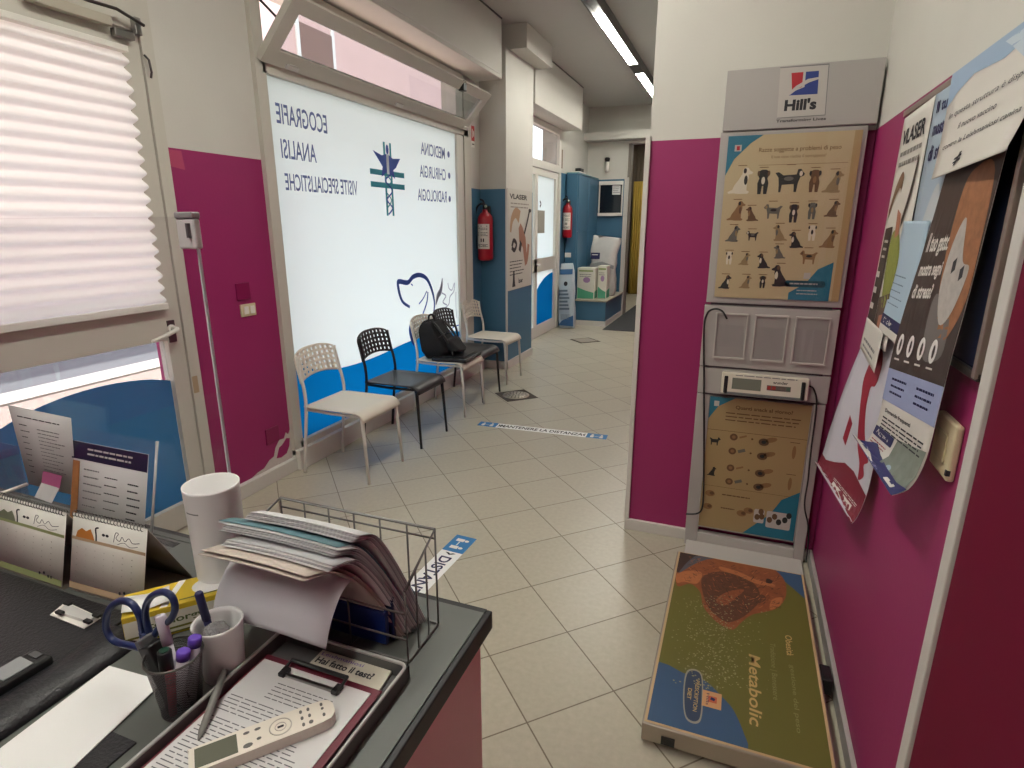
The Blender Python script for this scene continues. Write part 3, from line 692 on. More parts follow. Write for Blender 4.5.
# ================================================================== COLUMN POSTER
def laser_poster(cv, W, Hh, cut=None):
    """u 0..W, v 0..H from the bottom"""
    cream = mat('poster_cream', (196, 194, 184), .6); tan = mat('poster_tan', (170, 140, 110), .7); skin = mat('poster_flesh', (160, 116, 96), .7); dkb = mat('poster_black', (38, 34, 34), .6)
    cv.text('lettering', 'VLASER', W * .06, Hh * .905, Hh * .045, dkb, w=W * .72, bold=.03)
    cv.lines('lettering', W * .1, W * .95, Hh * .855, 2, -Hh * .035, Hh * .012, mat('poster_grey', (140, 136, 128), .7), cut and 2 or 2)
    cv.stroke('picture', [(W * .1, Hh * .58), (W * .15, Hh * .70), (W * .30, Hh * .77), (W * .46, Hh * .73)], lambda t_: W * (.05 + .14 * t_), tan)
    cv.poly('picture', [(W * .42, Hh * .62), (W * .5, Hh * .67), (W * .6, Hh * .62), (W * .72, Hh * .52), (W * .8, Hh * .25), (W * .7, Hh * .22), (W * .6, Hh * .42), (W * .45, Hh * .48)], skin)
    cv.stroke('picture', [(W * .88, Hh * .80), (W * .8, Hh * .70), (W * .66, Hh * .56)], W * .05, dkb, 3); cv.poly('picture', ell(W * .9, Hh * .80, W * .06, Hh * .02), dkb, 3)
    cv.stroke('picture', [(W * .15, Hh * .44), (W * .22, Hh * .50), (W * .33, Hh * .46), (W * .25, Hh * .40), (W * .14, Hh * .43)], W * .06, dkb, 3)
    cv.poly('picture', [(W * .42, Hh * .40), (W * .48, Hh * .50), (W * .56, Hh * .46), (W * .5, Hh * .37)], dkb, 3)
    cv.stroke('picture', [(W * .85, Hh * .45), (W * .8, Hh * .32), (W * .74, Hh * .25)], W * .09, skin, 3)
po = thing('laser_poster', 'framed laser therapy poster on the side of the blue column', 'poster', (-2.33, 6.28, .86))
G().box((-2.33, 5.90, .86), (-2.322, 6.66, 1.92), mat('poster_cream', (196, 194, 184), .6)).build('sheet', po)
k = Canvas(lambda u, v, h: (-2.3215 + h, 5.90 + u, .86 + v)); laser_poster(k, .76, 1.06)
k.lines('lettering', .05, .5, .30, 5, -.035, .010, ink); k.poly('picture', [(.12, .03), (.22, .03), (.20, .10), (.19, .2), (.15, .2), (.14, .1)], ink, 3); k.text('lettering', 'laser', .32, .06, .05, ink, bold=.03)
k.build(po)

# ================================================================== FAR END
teal = mat('cabinet_blue', BLUE, .45, var=.03, scale=4); tealt = mat('cabinet_top', (90, 150, 165), .4)
tc_ = thing('tall_cabinet', 'tall narrow blue cabinet with a pale top edge against the far left wall', 'cabinet', (-2.52, 9.7, 0))
G().box((XL + .022, 9.05, 0), (-2.43, YF - .022, 2.30), teal).build('body', tc_)
for z0_, z1_ in ((.42, 1.45), (1.46, 2.28)):
    for y0_ in (9.09, 9.74): G().box((-2.43, y0_, z0_), (-2.415, y0_ + .63, z1_), teal, bev=.003).build('door', tc_)
G().box((XL + .022, 9.04, 2.30), (-2.41, YF - .022, 2.318), tealt).build('top', tc_)
sx_ = G().box((-2.60, 9.042, 1.06), (-2.50, 9.05, 1.13), white_pl, bev=.002).build('socket_plate', label='small white socket plate on the blue cabinet under the far extinguisher', cat='socket')
ob = thing('gadget', 'small white and black gadget lying on top of the tall blue cabinet', 'gadget', (-2.50, 9.35, 2.318))
G().box((-2.58, 9.2, 2.318), (-2.43, 9.55, 2.345), white_pl, Matrix.Identity(4), bev=.006).build('base', ob)
G().box((-2.54, 9.3, 2.345), (-2.45, 9.5, 2.40), black, bev=.01).build('top', ob)
be = thing('bench_plinth', 'low blue bench with a pale top beside the dark mat', 'bench', (-2.16, 9.7, 0))
G().box((-2.414, 9.05, .08), (-1.92, YF - .02, .385), teal).build('body', be)
G().box((-2.414, 9.03, .385), (-1.90, YF - .02, .41), mat('bench_top_beige', (178, 170, 152), .5), bev=.003).build('top', be)
G().box((-2.414, 9.04, 0), (-1.91, YF - .02, .08), trim_m).build('skirting', be)
# pass-through window in the back wall
gw = G(); a = at_y(597, 180, YF); x0_, x1_, z0_, z1_ = -2.40, -1.985, 1.70, 2.27
gw.box((x0_, YF - .06, z0_), (x1_, YF - .0, z0_ + .05), white_pl).box((x0_, YF - .04, z1_ - .06), (x1_, YF, z1_), white_pl).box((x1_ - .02, YF - .03, z0_), (x1_, YF, z1_), dframe_m).box((x0_, YF - .03, z0_), (x0_ + .02, YF, z1_), dframe_m)
w2 = struct('window_2', gw)
G().box((x0_ + .02, YF - .012, z0_ + .05), (x1_ - .02, YF - .004, z1_ - .06), mat('dark_reflective_pane', (18, 24, 32), .12)).build('pane', w2)
k = Canvas(lambda u, v, h: (u, YF - .014 - h, v)); k.rect('sheet', -2.17, 2.05, -2.03, 2.20, paper, 1); k.lines('print', -2.16, -2.04, 2.17, 4, -.03, .01, inkl, 3)
pn = thing('taped_note', 'white note taped to the dark window of the back wall', 'note', (-2.1, YF - .014, 2.05)); k.build(pn)
cm = thing('wall_torch', 'small white emergency torch with a black head on the white back wall', 'torch', (-2.27, YF - .04, 2.42))
G().lathe([(.03, 0), (.035, .02), (.032, .16)], white_pl, (-2.27, YF - .045, 2.42), 14).build('body', cm)
G().lathe([(.034, .16), (.045, .19), (.045, .22), (.02, .23)], black, (-2.27, YF - .045, 2.42), 14).build('head', cm)
G().box((-2.29, YF - .02, 2.44), (-2.25, YF, 2.52), white_pl).build('bracket', cm)
# room beyond: mat, yellow curtain, taupe curtain
G().box((-1.885, 8.74, 0), (-1.08, 13.9, .008), mat('dark_ribbed_mat', (62, 64, 66), .95, bump=.5, scale=200)).build('door_mat', label='long dark grey mat running into the doorway at the back', cat='mat')
def curtain(name, label, x0, x1, y, z0, z1, m, fold=.05, amp=.02):
    def fn(u, v): x = x0 + (x1 - x0) * u; return (x, y + amp * math.sin(x / fold * 2 * PI) * (.6 + .4 * (1 - v)), z0 + (z1 - z0) * v)
    G().grid(fn, 90, 4, m).build(name, label=label, cat='curtain', solid=.004)
yc = at_y(631, 216, 13.7); 
curtain('yellow_curtain', 'mustard yellow curtain hanging in the far doorway', yc.x + .02, yc.x + .6, 13.7, .012, 2.48, mat('mustard_cloth', (190, 160, 70), .9))
curtain('taupe_curtain', 'grey-brown curtain hanging above and behind the yellow one', -2.58, -.6, 13.95, .012, 3.3, mat('taupe_cloth', (110, 98, 84), .9), .09)

# ---- goods on and beside the bench
def packet(name, label, cat, x0, y0, x1, y1, z0, z1, m, band, group=None, seed=1):
    t_ = thing(name, label, cat, ((x0 + x1) / 2, (y0 + y1) / 2, z0), group=group)
    G().box((x0, y0, z0), (x1, y1, z1), m, bev=.012).build('box', t_)
    k = Canvas(lambda u, v, h: (u, y0 - .001 - h, v)); W_ = x1 - x0; H_ = z1 - z0
    k.poly('print', [(x0 + .012, z0 + .012), (x1 - .012, z0 + .012), (x1 - .012, z0 + .22 * H_), ((x0 + x1) / 2, z0 + .28 * H_), (x0 + .012, z0 + .38 * H_)], band)
    k.poly('print', ell(x0 + .55 * W_, z0 + .62 * H_, .2 * W_, .09 * H_), mat('mauve_print', (160, 130, 170), .7), 2)
    k.rect('print', x0 + .1 * W_, z1 - .12 * H_, x1 - .1 * W_, z1 - .07 * H_, mat('olive_print', (140, 160, 100), .7), 2)
    k.lines('print', x0 + .15 * W_, x1 - .1 * W_, z0 + .78 * H_, 2, -.03, .01, inkl, 2, seed=seed); k.build(t_)
    k2 = Canvas(lambda u, v, h: (x1 + .001 + h, u, v)); k2.poly('side_print', [(y0 + .012, z0 + .012), (y1 - .012, z0 + .012), (y1 - .012, z0 + .3 * H_), (y0 + .012, z0 + .25 * H_)], band); k2.build(t_)
grn = mat('mint_green_print', (86, 170, 135), .6); pkw = mat('pack_white', (214, 214, 200), .55)
packet('pet_food_box', 'white and green food box on the left front of the bench', 'box', -2.405, 9.10, -2.12, 9.34, .41, .90, pkw, grn, 'white and green food boxes on the bench')
packet('pet_food_box', 'white and green food box to the right, before the foil sack', 'box', -2.105, 9.22, -1.955, 9.46, .41, .93, pkw, grn, 'white and green food boxes on the bench', 4)
def sack(name, label, x, y, z0, w, d, h, m, lean, prints, rx=0.0, top=.55, seed=2):
    t_ = thing(name, label, 'sack', (x, y, z0), local=True)
    t_.rotation_euler = (rx, lean, 0); rr = random.Random(seed); ph = rr.random() * 6
    def fn(u, v):
        a = 2 * PI * u; k = 1 - .25 * (1 - math.sin(PI * min(1, v * 1.0 + .0)) ** .35) if v < .5 else 1
        dd = d / 2 * (1 - max(0, (v - top) / (1 - top)) ** 1.5 * .9) * (.75 + .25 * min(1, v * 8)); ww = w / 2 * (.9 + .1 * min(1, v * 8)) * (1 - (.28 * max(0, (v - top) / (1 - top)) ** 2.2 if w < .3 else 0))
        c_, s_ = math.cos(a), math.sin(a); e = .55
        x_ = math.copysign(abs(c_) ** e, c_) * ww; y_ = math.copysign(abs(s_) ** e, s_) * dd
        b_ = 1 + .045 * math.sin(9 * v + ph + a * 2) + .03 * math.sin(23 * v + a * 3) + .03 * math.sin(14 * v - a)
        return (x_ * b_ + (.05 * max(0, v - .62) / .38 if w > .3 else 0), y_ * b_ - (.05 * max(0, v - .6) * math.sin(8 * u * PI) if w > .3 else 0), h * v * (1 - (.05 * (x_ / w + .5) if w > .3 else 0)))
    g = G(); g.grid(fn, 32, 26, m); n0 = 33
    g.add([fn(i / 32, 0) for i in range(32)], [tuple(range(32))], m); g.add([fn(i / 32, 1) for i in range(32)], [tuple(range(32))], m)
    g.build('bag', t_)
    k = Canvas(lambda u, v, hh: (u, -d / 2 * (1.06 if v < h * top else 1.06 - .9 * ((v / h - top) / (1 - top)) ** 1.5) - hh - .003, v))
    prints(k); k.build(t_); return t_
foil = mat('silver_sack', (196, 196, 192), .35, .1, var=.08, scale=9)
def pr1(k):
    k.rect('print', -.19, .60, -.04, .70, navy, 5, .03); k.lines('print', -.17, -.06, .66, 1, -.04, .015, white_pl, 7); k.poly('print', [(-.2, .52), (.0, .56), (.2, .50), (.2, .44), (0, .50), (-.2, .46)], mat('sack_shade_print', (150, 152, 152), .5), 4); k.lines('print', -.14, .12, .30, 4, -.05, .012, inkl, 2)
s1 = sack('dog_food_sack', 'large silver-white food sack with a dark label standing at the back of the bench', -2.13, 9.72, .412, .44, .2, .98, foil, 0, pr1)
def pr2(k):
    k.poly('print', [(-.12, .05), (.12, .03), (.12, .20), (-.06, .12)], mat('sack_blue', (50, 96, 140), .6), 1)
    k.rect('print', -.1, .82, .1, .90, mat('sack_blue', (50, 96, 140), .6), 1, .03); k.poly('print', ell(.0, .68, .03, .035), ink, 2)
    for j in range(6): k.rect('print', -.1, .56 - j * .055, .03 + .015 * (j % 3), .59 - j * .055, mat('grey_blue_print', (104, 120, 130), .7), 2, .04)
    k.lines('print', -.08, .10, .20, 3, -.03, .01, inkl, 2)
s2 = sack('tall_litter_sack', 'tall narrow white and blue sack leaning beside the far door', -2.435, 8.70, .0, .25, .15, .99, mat('pale_blue_sack', (178, 192, 198), .5, var=.06, scale=14), -.055, pr2, -.10, .62)

# ================================================================== FLOOR ITEMS
def drain(label, x, y, r, rot, holes=True):
    t_ = thing('floor_drain', label, 'floor drain', (x, y, 0), rot, local=True)
    q = .155; G().box((-q, -q, .0), (q, q, .003), mat('drain_grout', (70, 62, 54), .8)).build('surround', t_)
    if holes:
        G().lathe([(0, .006), (r, .006), (r, .003)], mat('drain_plate', (176, 168, 152), .35, .3), n=40, cap=False).build('cover', t_)
        g = G()
        for R_, n_ in ((.03, 6), (.065, 12), (.098, 18)):
            for i in range(n_):
                a = 2 * PI * i / n_; g.add([(R_ * math.cos(a) + p_ * math.cos(a) - q_ * math.sin(a), R_ * math.sin(a) + p_ * math.sin(a) + q_ * math.cos(a), .0066) for p_, q_ in ((-.011, -.005), (.011, -.005), (.011, .005), (-.011, .005))], [(0, 1, 2, 3)], ink)
        g.build('slots', t_)
    else: G().box((-q + .03, -q + .03, .003), (q - .03, q - .03, .006), mat('drain_tile', (160, 150, 136), .5)).build('cover', t_)
v = at_z(516, 395.5); drain('round slotted floor drain beside the black chair legs', v.x, v.y, .125, math.radians(45))
v = at_z(585, 340.5); drain('square tiled floor hatch near the leaning sack', v.x, v.y, .125, math.radians(45), False)
# distance strips
sb_ = mat('strip_blue', (40, 120, 180), .45); sw_ = mat('strip_white', (238, 240, 238), .45)
def strip(label, A, B, wd, near):
    d = (B - A); L = d.length; ux, uy = d.x / L, d.y / L; nx, ny = -uy, ux
    f = lambda u, v, h: (A.x + ux * u + nx * v, A.y + uy * u + ny * v, .0008 + h)
    t_ = thing('distance_strip', label, 'floor sticker', (A.x, A.y, 0), group='social distance stickers on the floor'); k = Canvas(f)
    k.rect('sheet', 0, -wd / 2, L, wd / 2, sw_, 0); e = .155
    for u0, u1 in ((0, e), (L - e, L)):
        k.rect('blue_end', u0, -wd / 2, u1, wd / 2, sb_, 1)
        c = (u0 + u1) / 2
        for s_ in (-1, 1): k.poly('pictogram', ell(c + s_ * .035, .022, .010, .012), white_pl, 2); k.rect('pictogram', c + s_ * .035 - .013, -.035, c + s_ * .035 + .013, .008, white_pl, 2)
        k.stroke('pictogram', [(c - .018, -.01), (c + .018, -.01)], .006, white_pl, 2, smooth=0)
    if near.startswith('MANTENERE LA'): k.text('lettering', near, L / 2, -.026, .052, ink, w=L - 2 * e - .06, align='c', bold=.02)
    else: k.text('lettering', 'DISTANZA', e + .05, -.028, .056, navy, w=.38, bold=.02)
    for u_, s_ in ((e + .012, 1), (L - e - .012, -1)): k.poly('lettering', [(u_, -.03), (u_ + s_ * .02, 0), (u_, .03), (u_ - 0, .012), (u_ + s_ * .008, 0), (u_, -.012)], ink, 2)
    k.build(t_)
A = at_z(479, 423.5); B = at_z(607, 437.5); strip('long white and blue distance strip lying across the corridor floor', A, B, .10, 'MANTENERE LA DISTANZA')
B = at_z(467, 537); A = at_z(340, 664); d = (B - A).normalized(); A = B - d * 1.06
A2 = at_z(404, 600); d = (A2 - B).normalized()
strip('white and blue distance strip on the floor just past the reception desk', B, B + d * 1.06, .115, 'MANTENERE DISTANZA')
# ================================================================== SCALE STATION: column board, display, platform
bw = mat('board_light_grey', (172, 168, 164), .5, var=.02, scale=4); bws = mat('board_pale', (186, 182, 176), .45)
YP = 2.76      # front of the board
bo = thing('display_column', 'tall light grey display column with logo header, posters and brochure pockets', 'display stand', (.15, 2.79, 0))
BL, BR = -.125, .415
def bb(x0, x1, z0, z1, nm, m=bw, y0=YP, y1=2.80, par=None, bev=.004): return G().box((x0, y0, z0), (x1, y1, z1), m, bev=bev).build(nm, par or bo)
# header
bb(-.125, .435, 1.925, 2.155, 'header_panel', bw, YP - .005, 2.80)
bb(BL - .005, .41, 1.215, 1.922, 'poster_panel')
bb(BL - .01, .408, .925, 1.205, 'pocket_panel')
bb(BL - .01, .408, .795, .918, 'display_panel')
bb(BL - .01, -.075, .0, .79, 'side_rail'); bb(.36, .405, .0, .79, 'side_rail')
bb(-.075, .36, .105, .785, 'lower_poster_panel', y0=YP + .004); bb(-.075, .36, .0, .075, 'bottom_rail', bws); bb(-.125, .398, .0, .028, 'base_plate', bws, 2.545, YP - .001)
f = lambda u, v, h: (u, YP - .0055 - h, v); inv = lambda a, b_: ((lambda q: (q.x, q.z))(at_y(a, b_, YP - .006)))
def cvs(): return Canvas(lambda u, v, h: (u, YP - .006 - h, v), inv)
# logo
k = cvs(); k.px('badge', [(780.5, 68), (829, 64), (825, 115), (777, 118)], bws, 1)
k.px('badge', [(776.6, 118.6), (825.4, 115.4), (829.6, 63.4), (780, 67.4), (780.7, 68.2), (828.6, 64.8), (824.7, 114.6), (777.3, 117.8)], inkl, 2)
lr = mat('logo_red', (176, 40, 50), .5); lbm = mat('logo_blue', (40, 60, 130), .5)
k.px('logo', [(791.5, 73), (803.5, 72), (802, 87), (792, 91)], lr, 2); k.px('logo', [(806, 71.8), (819, 70.8), (817.5, 94), (789, 95.5), (790, 93), (804.5, 87)], lbm, 2)
k.px('logo', [(786, 95.5), (796, 86), (808, 79), (822, 76.5), (822, 78), (809, 82.5), (799, 88), (790, 95)], bws, 3)
a = inv(784, 110); b_ = inv(816, 108); k.text('lettering', "Hill's", a[0], a[1] - .002, .036, ink, w=b_[0] - a[0], bold=.045)
a = inv(776, 121.5); b_ = inv(826, 118.5); k.text('lettering', 'Transforming Lives', a[0], a[1] - .004, .010, ink, w=b_[0] - a[0], bold=.02); k.build(bo, dict(logo='small red and blue square logo'))
# ---------------- dog shapes
def dog_sit(cx, cy, s, fl=1):
    P = [(-.5, -.9), (-.15, -.95), (.5, -.95), (.62, -.8), (.42, -.7), (.4, -.1), (.5, .25), (.48, .45), (.72, .5), (.78, .62), (.55, .75), (.42, .95), (.2, .98), (.05, .8), (.02, .5), (-.2, .1), (-.48, -.3), (-.62, -.65), (-.95, -.8), (-.9, -.92)]
    return [(cx + fl * a * s, cy + b_ * s) for a, b_ in P]
def dog_stand(cx, cy, s, fl=1):
    P = [(-.75, -.9), (-.6, -.9), (-.55, -.35), (.3, -.3), (.35, -.9), (.52, -.9), (.58, -.2), (.7, .2), (.95, .3), (1.0, .45), (.85, .6), (.72, .8), (.5, .78), (.42, .4), (-.5, .35), (-.85, .6), (-1.1, .55), (-.85, .2), (-.78, -.3)]
    return [(cx + fl * a * s, cy + b_ * s) for a, b_ in P]
def dog_front(cx, cy, s, fl=1):
    P = [(-.35, -.95), (-.1, -.95), (-.05, -.3), (.05, -.3), (.1, -.95), (.35, -.95), (.42, -.1), (.3, .3), (.42, .5), (.35, .85), (.15, .95), (-.15, .95), (-.35, .85), (-.42, .5), (-.3, .3), (-.42, -.1)]
    return [(cx + fl * a * s, cy + b_ * s) for a, b_ in P]
DC = [mat('dog_%s' % n_, c_, .8) for n_, c_ in (('cream', (150, 128, 92)), ('brown', (104, 78, 54)), ('black', (44, 44, 42)), ('grey', (104, 102, 94)), ('tan', (140, 108, 72)), ('white', (216, 208, 188)))]
pcream = mat('poster_tan_paper', (192, 174, 136), .5); pteal = mat('poster_teal', (34, 112, 136), .5); pbord = mat('poster_edge_tan', (176, 150, 104), .5)
k = cvs()
C4 = [inv(727, 137), inv(863.5, 129.5), inv(834.5, 303), inv(718, 297)]   # tl,tr,br,bl
ux0, ux1 = -.098, .392; uz0, uz1 = 1.242, 1.905
k.rect('sheet', ux0, uz0, ux1, uz1, pcream, 0); k.rect('sheet', .365, uz0, ux1, uz1, pbord, 1)
k.poly('corner', [(ux0, uz1), (ux0 + .135, uz1), (ux0 + .09, uz1 - .03), (ux0 + .03, uz1 - .09), (ux0, uz1 - .155)], pteal, 1)
k.rect('corner', ux0 + .028, uz1 - .06, ux0 + .055, uz1 - .035, bws, 2); k.rect('corner', ux0 + .036, uz1 - .056, ux0 + .048, uz1 - .04, lr, 3)
k.poly('lower_corner', [(.20, uz0), (.355, uz0), (.355, uz0 + .16), (.30, uz0 + .13), (.26, uz0 + .07), (.20, uz0 + .03)], pteal, 1)
k.poly('lower_corner', rrect(.18, uz0 + .055, .335, uz0 + .082, .01), mat('poster_dark_teal', (24, 78, 92), .5), 2); k.rect('lower_corner', .25, uz0 + .09, .275, uz0 + .115, bws, 2)
k.lines('lower_corner', .20, .32, uz0 + .066, 1, .01, .006, bws, 3); k.lines('lower_corner', .23, .32, uz0 + .025, 2, .014, .004, bws, 3)
k.text('lettering', 'Razze soggette a problemi di peso', .025, uz1 - .066, .016, mat('brown_ink', (120, 92, 60), .8), w=.30, bold=.01)
k.text('lettering', 'Il tuo cane rischia il sovrappeso?', .075, uz1 - .092, .011, mat('brown_ink', (120, 92, 60), .8), w=.20)
k.rect('lettering', .03, uz1 - .118, .355, uz1 - .1165, mat('brown_ink', (120, 92, 60), .8), 1)
dogs = [  # px, py, size(px), shape, colour, flip
 (741.5, 181, 15, 's', 5, 1), (763, 182, 14, 'f', 2, 1), (790, 180, 14.5, 't', 2, 1), (814.5, 181, 12.5, 'f', 1, 1), (834, 182, 12, 's', 0, 1),
 (737, 211, 11.5, 's', 4, 1), (751.5, 214, 8.5, 's', 1, -1), (772.5, 211, 9.5, 't', 3, -1), (793.5, 213.5, 10.5, 'f', 2, 1), (812, 211, 9.5, 'f', 3, 1), (833, 209, 9, 's', 1, 1),
 (733.5, 234, 9.5, 's', 3, 1), (752, 235.5, 6.5, 't', 2, -1), (779.5, 233, 9.5, 's', 0, -1), (795.5, 240, 9.5, 's', 2, -1), (812, 233, 9, 'f', 5, 1), (829.5, 239, 10.5, 's', 4, 1),
 (729, 258, 8, 'f', 5, 1), (745, 259, 7.5, 's', 0, 1), (763, 261, 9, 's', 2, -1), (779, 252, 8, 's', 3, -1), (808, 257, 9, 't', 4, -1),
 (725.5, 282, 8.5, 's', 2, 1), (746, 282, 8, 's', 0, 1), (762.5, 282, 7.5, 'f', 2, 1), (780, 276, 13, 's', 2, -1)]
for i, (a, b_, s_, sh, c_, fl) in enumerate(dogs):
    u, v = inv(a, b_); r = s_ / 272.; fn = dict(s=dog_sit, t=dog_stand, f=dog_front)[sh]
    k.poly('dog_print', fn(u, v, r * .98, fl), DC[c_], 2)
    c2 = DC[(c_ + 3) % 6] if c_ != 5 else DC[2]
    if sh == 's': k.poly('dog_print', ell(u + fl * .30 * r, v + .05 * r, .13 * r, .35 * r, 10), c2, 3); k.poly('dog_print', ell(u + fl * .2 * r, v + .72 * r, .12 * r, .2 * r, 8), DC[2 if c_ != 2 else 1], 3)
    elif sh == 'f': k.poly('dog_print', ell(u, v + .1 * r, .14 * r, .3 * r, 10), c2, 3); [k.poly('dog_print', ell(u + e_ * .38 * r, v + .65 * r, .1 * r, .22 * r, 8), DC[2 if c_ != 2 else 1], 3) for e_ in (-1, 1)]
    else: k.poly('dog_print', ell(u - fl * .1 * r, v + .1 * r, .35 * r, .16 * r, 10), DC[2 if c_ != 2 else 3], 3); k.poly('dog_print', ell(u + fl * .72 * r, v + .45 * r, .12 * r, .2 * r, 8), c2, 3)
    k.rect('name_print', u - .018, v + r * 1.08, u + .016, v + r * 1.08 + .003, mat('brown_ink', (120, 92, 60), .8), 1)
bp_ = thing('dog_breed_poster', 'tan poster with rows of small dogs in the upper panel of the display column', 'poster', (.15, YP - .006, uz0)); k.build(bp_)
G().box((ux0 - .006, YP - .0145, uz0 - .008), (ux1 + .004, YP - .0125, uz1 + .004), clean).build('clear_cover', bo)
# pockets: three shallow pockets with raised rims
for i in range(3):
    x0 = -.082 + i * .162; x1 = x0 + .135; g = G(); rim = bws
    for a, b_ in (((x0, .985 - .02), (x1, .973)), ((x0, 1.165), (x1, 1.172))): g.box((a[0], YP - .010, a[1]), (b_[0], YP, b_[1]), rim)
    g.box((x0, YP - .010, .973), (x0 + .006, YP, 1.165), rim); g.box((x1 - .006, YP - .010, .973), (x1, YP, 1.165), rim)
    pk = g.build('pocket_frame', bo); G().box((x0 + .006, YP - .003, .973), (x1 - .006, YP, 1.165), mat('pocket_back', (156, 153, 149), .35)).build('pocket_back', pk)
    G().box((x0 + .012, YP - .012, .985), (x1 - .012, YP - .010, 1.12), clean).build('pocket_pane', pk)
for z_ in (1.208, .92, .79): bb(BL + .015, .375, z_ - .0, z_ + .006, 'gap_shade_strip', mat('gap_shade_dark', (60, 50, 54), .8), y0=YP - .002, y1=YP + .01, bev=0)  # dark strips paint in the shade between the panels
# scale display head
sd = thing('scale_display', 'cream weighing scale display box with grey screen on the display column', 'scale display', (.145, 2.70, .805))
Ms = Matrix.Translation((.145, 2.735, .862)) @ Matrix.Rotation(-.18, 4, 'X')
G().box((-.178, -.028, -.05), (.178, .02, .047), mat('scale_cream', (206, 200, 184), .4), Ms, bev=.006).build('housing', sd)
G().box((-.16, -.030, -.051), (.16, -.0, -.040), mat('scale_grey_edge', (100, 106, 106), .5), Ms).build('lower_edge', sd)
for x_ in (-.158, .156): G().box((x_ - .008, -.034, -.048), (x_ + .008, -.0, .030), black, Ms, bev=.004).build('side_clamp', sd)
G().box((-.132, -.0295, -.026), (-.012, -.027, .024), mat('lcd_grey', (112, 116, 104), .25), Ms).build('screen', sd)
g = G().box((.012, -.0295, -.018), (.108, -.028, .004), mat('button_strip', (96, 88, 80), .5), Ms)
for i, c_ in enumerate(((150, 50, 44), (150, 50, 44), (90, 84, 76), (90, 84, 76), (70, 90, 76))): g.box((.014 + i * .019, -.031, -.015), (.029 + i * .019, -.029, .001), mat('btn%d' % i, c_, .5), Ms)
g.build('buttons', sd)
k = Canvas(lambda u, v, h: tuple(Ms @ Vector((u, -.0290 - h, v)))); k.text('lettering', 'wunder', .035, .012, .012, ink, w=.06, bold=.02); k.lines('lettering', -.12, .13, .034, 1, .01, .004, inkl, 1, rag=0); k.build(sd)
# cables
hg = G().tube(spline([tuple(at_y(*q, YP - .02)) for q in [(727, 319), (722, 311), (714, 309), (707, 314), (704, 330), (704, 380), (704, 440), (703.5, 490), (702, 508), (697, 513.5), (686, 514)]], 6), .0042, black)
hg.build('hooked_cable', label='black hooked cable hanging down the left side of the display column', cat='cable', solid=0)
G().tube(spline([tuple(at_y(*q, YP - .022)) for q in [(806, 386), (813, 388), (816.5, 400), (815, 420), (811, 450), (808, 480), (804.5, 505), (808, 525), (808, 545), (806, 562)]], 6), .0035, black).build('display_cable', label='thin black cable running down from the scale display along the right side', cat='cable')
# lower poster: portion guide
k = cvs(); k.f = lambda u, v, h: (u, YP + .001 - h, v)
q = cvs(); X0_, X1_, Z0_, Z1_ = -.075, .352, .115, .782
pt2 = mat('poster_ochre_paper', (164, 142, 100), .45); bi = mat('brown_ink2', (104, 78, 50), .8)
k.rect('sheet', X0_, Z0_, X1_, Z1_, pt2, 0)
k.poly('corner', [(X0_, Z1_), (X0_ + .11, Z1_), (X0_ + .04, Z1_ - .045), (X0_, Z1_ - .11)], pteal, 1); k.rect('corner', X0_ + .02, Z1_ - .045, X0_ + .042, Z1_ - .02, bws, 2)
k.poly('lower_corner', [(.13, Z0_), (X1_, Z0_), (X1_, Z0_ + .25), (.28, Z0_ + .20), (.24, Z0_ + .12)], pteal, 1)
k.poly('lower_corner', rrect(.225, Z0_ + .05, .33, Z0_ + .135, .008), bws, 2); k.poly('lower_corner', rrect(.17, Z0_ + .065, .215, Z0_ + .135, .008), bws, 2)
for x_, z_ in ((.185, .21), (.205, .215), (.24, .205), (.26, .225), (.28, .20), (.305, .215), (.32, .24), (.20, .24)): k.poly('lower_corner', ell(x_, z_, .012, .016, 9), DC[2 if x_ > .26 else 1], 3)
k.text('lettering', 'Quanti snack al giorno?', .04, Z1_ - .05, .016, bi, w=.24, bold=.02); k.lines('lettering', .0, .33, Z1_ - .075, 3, -.017, .005, bi, 2, rag=.1); k.rect('lettering', X0_, .62, X1_, .622, bi, 1); k.rect('lettering', X0_, .335, X1_, .3365, bi, 1)
for z_, n_ in ((.585, 't'), (.43, 's')):
    k.poly('snack_print', (dog_stand if n_ == 't' else dog_sit)(-.035, z_ - .02, .024), DC[2], 2)
    for j in (0, 1):
        zz_ = z_ + .01 - j * .07
        k.poly('snack_print', ell(.045, zz_, .017, .017), DC[1], 2); k.poly('snack_print', ell(.045, zz_, .008, .008), DC[4], 3)
        k.stroke('snack_print', [(.07, zz_), (.10, zz_ + .012)], .009 + .006 * j, DC[3] if j else DC[4], 2, 0)
        k.poly('snack_print', ell(.125, zz_, .005, .005, 8), bi, 2)
        k.poly('snack_print', ell(.175, zz_ - .008, .022, .018), DC[1], 2); k.poly('snack_print', ell(.205, zz_ + .006, .026, .012, 14, .3), DC[4], 2); k.poly('snack_print', ell(.175, zz_ - .008, .010, .009), DC[2], 3)
    k.poly('snack_print', ell(.305, z_ - .03, .008, .032), DC[4], 2); k.rect('snack_print', .285, z_ + .015, .325, z_ + .018, bi, 2)
for x_, z_ in ((-.035, .295), (-.04, .225), (.115, .215), (.145, .235)): k.poly('snack_print', ell(x_, z_, .022, .016), DC[4], 2); k.poly('snack_print', ell(x_ + .008, z_ + .002, .010, .009), DC[1], 3)
k.lines('lettering', .02, .16, .295, 1, -.07, .006, bi, 2); k.lines('lettering', .02, .09, .225, 1, -.07, .006, bi, 2)
lp = thing('snack_poster', 'ochre poster with small food pictures in the lower panel of the display column', 'poster', (.14, YP, Z0_)); k.build(lp)

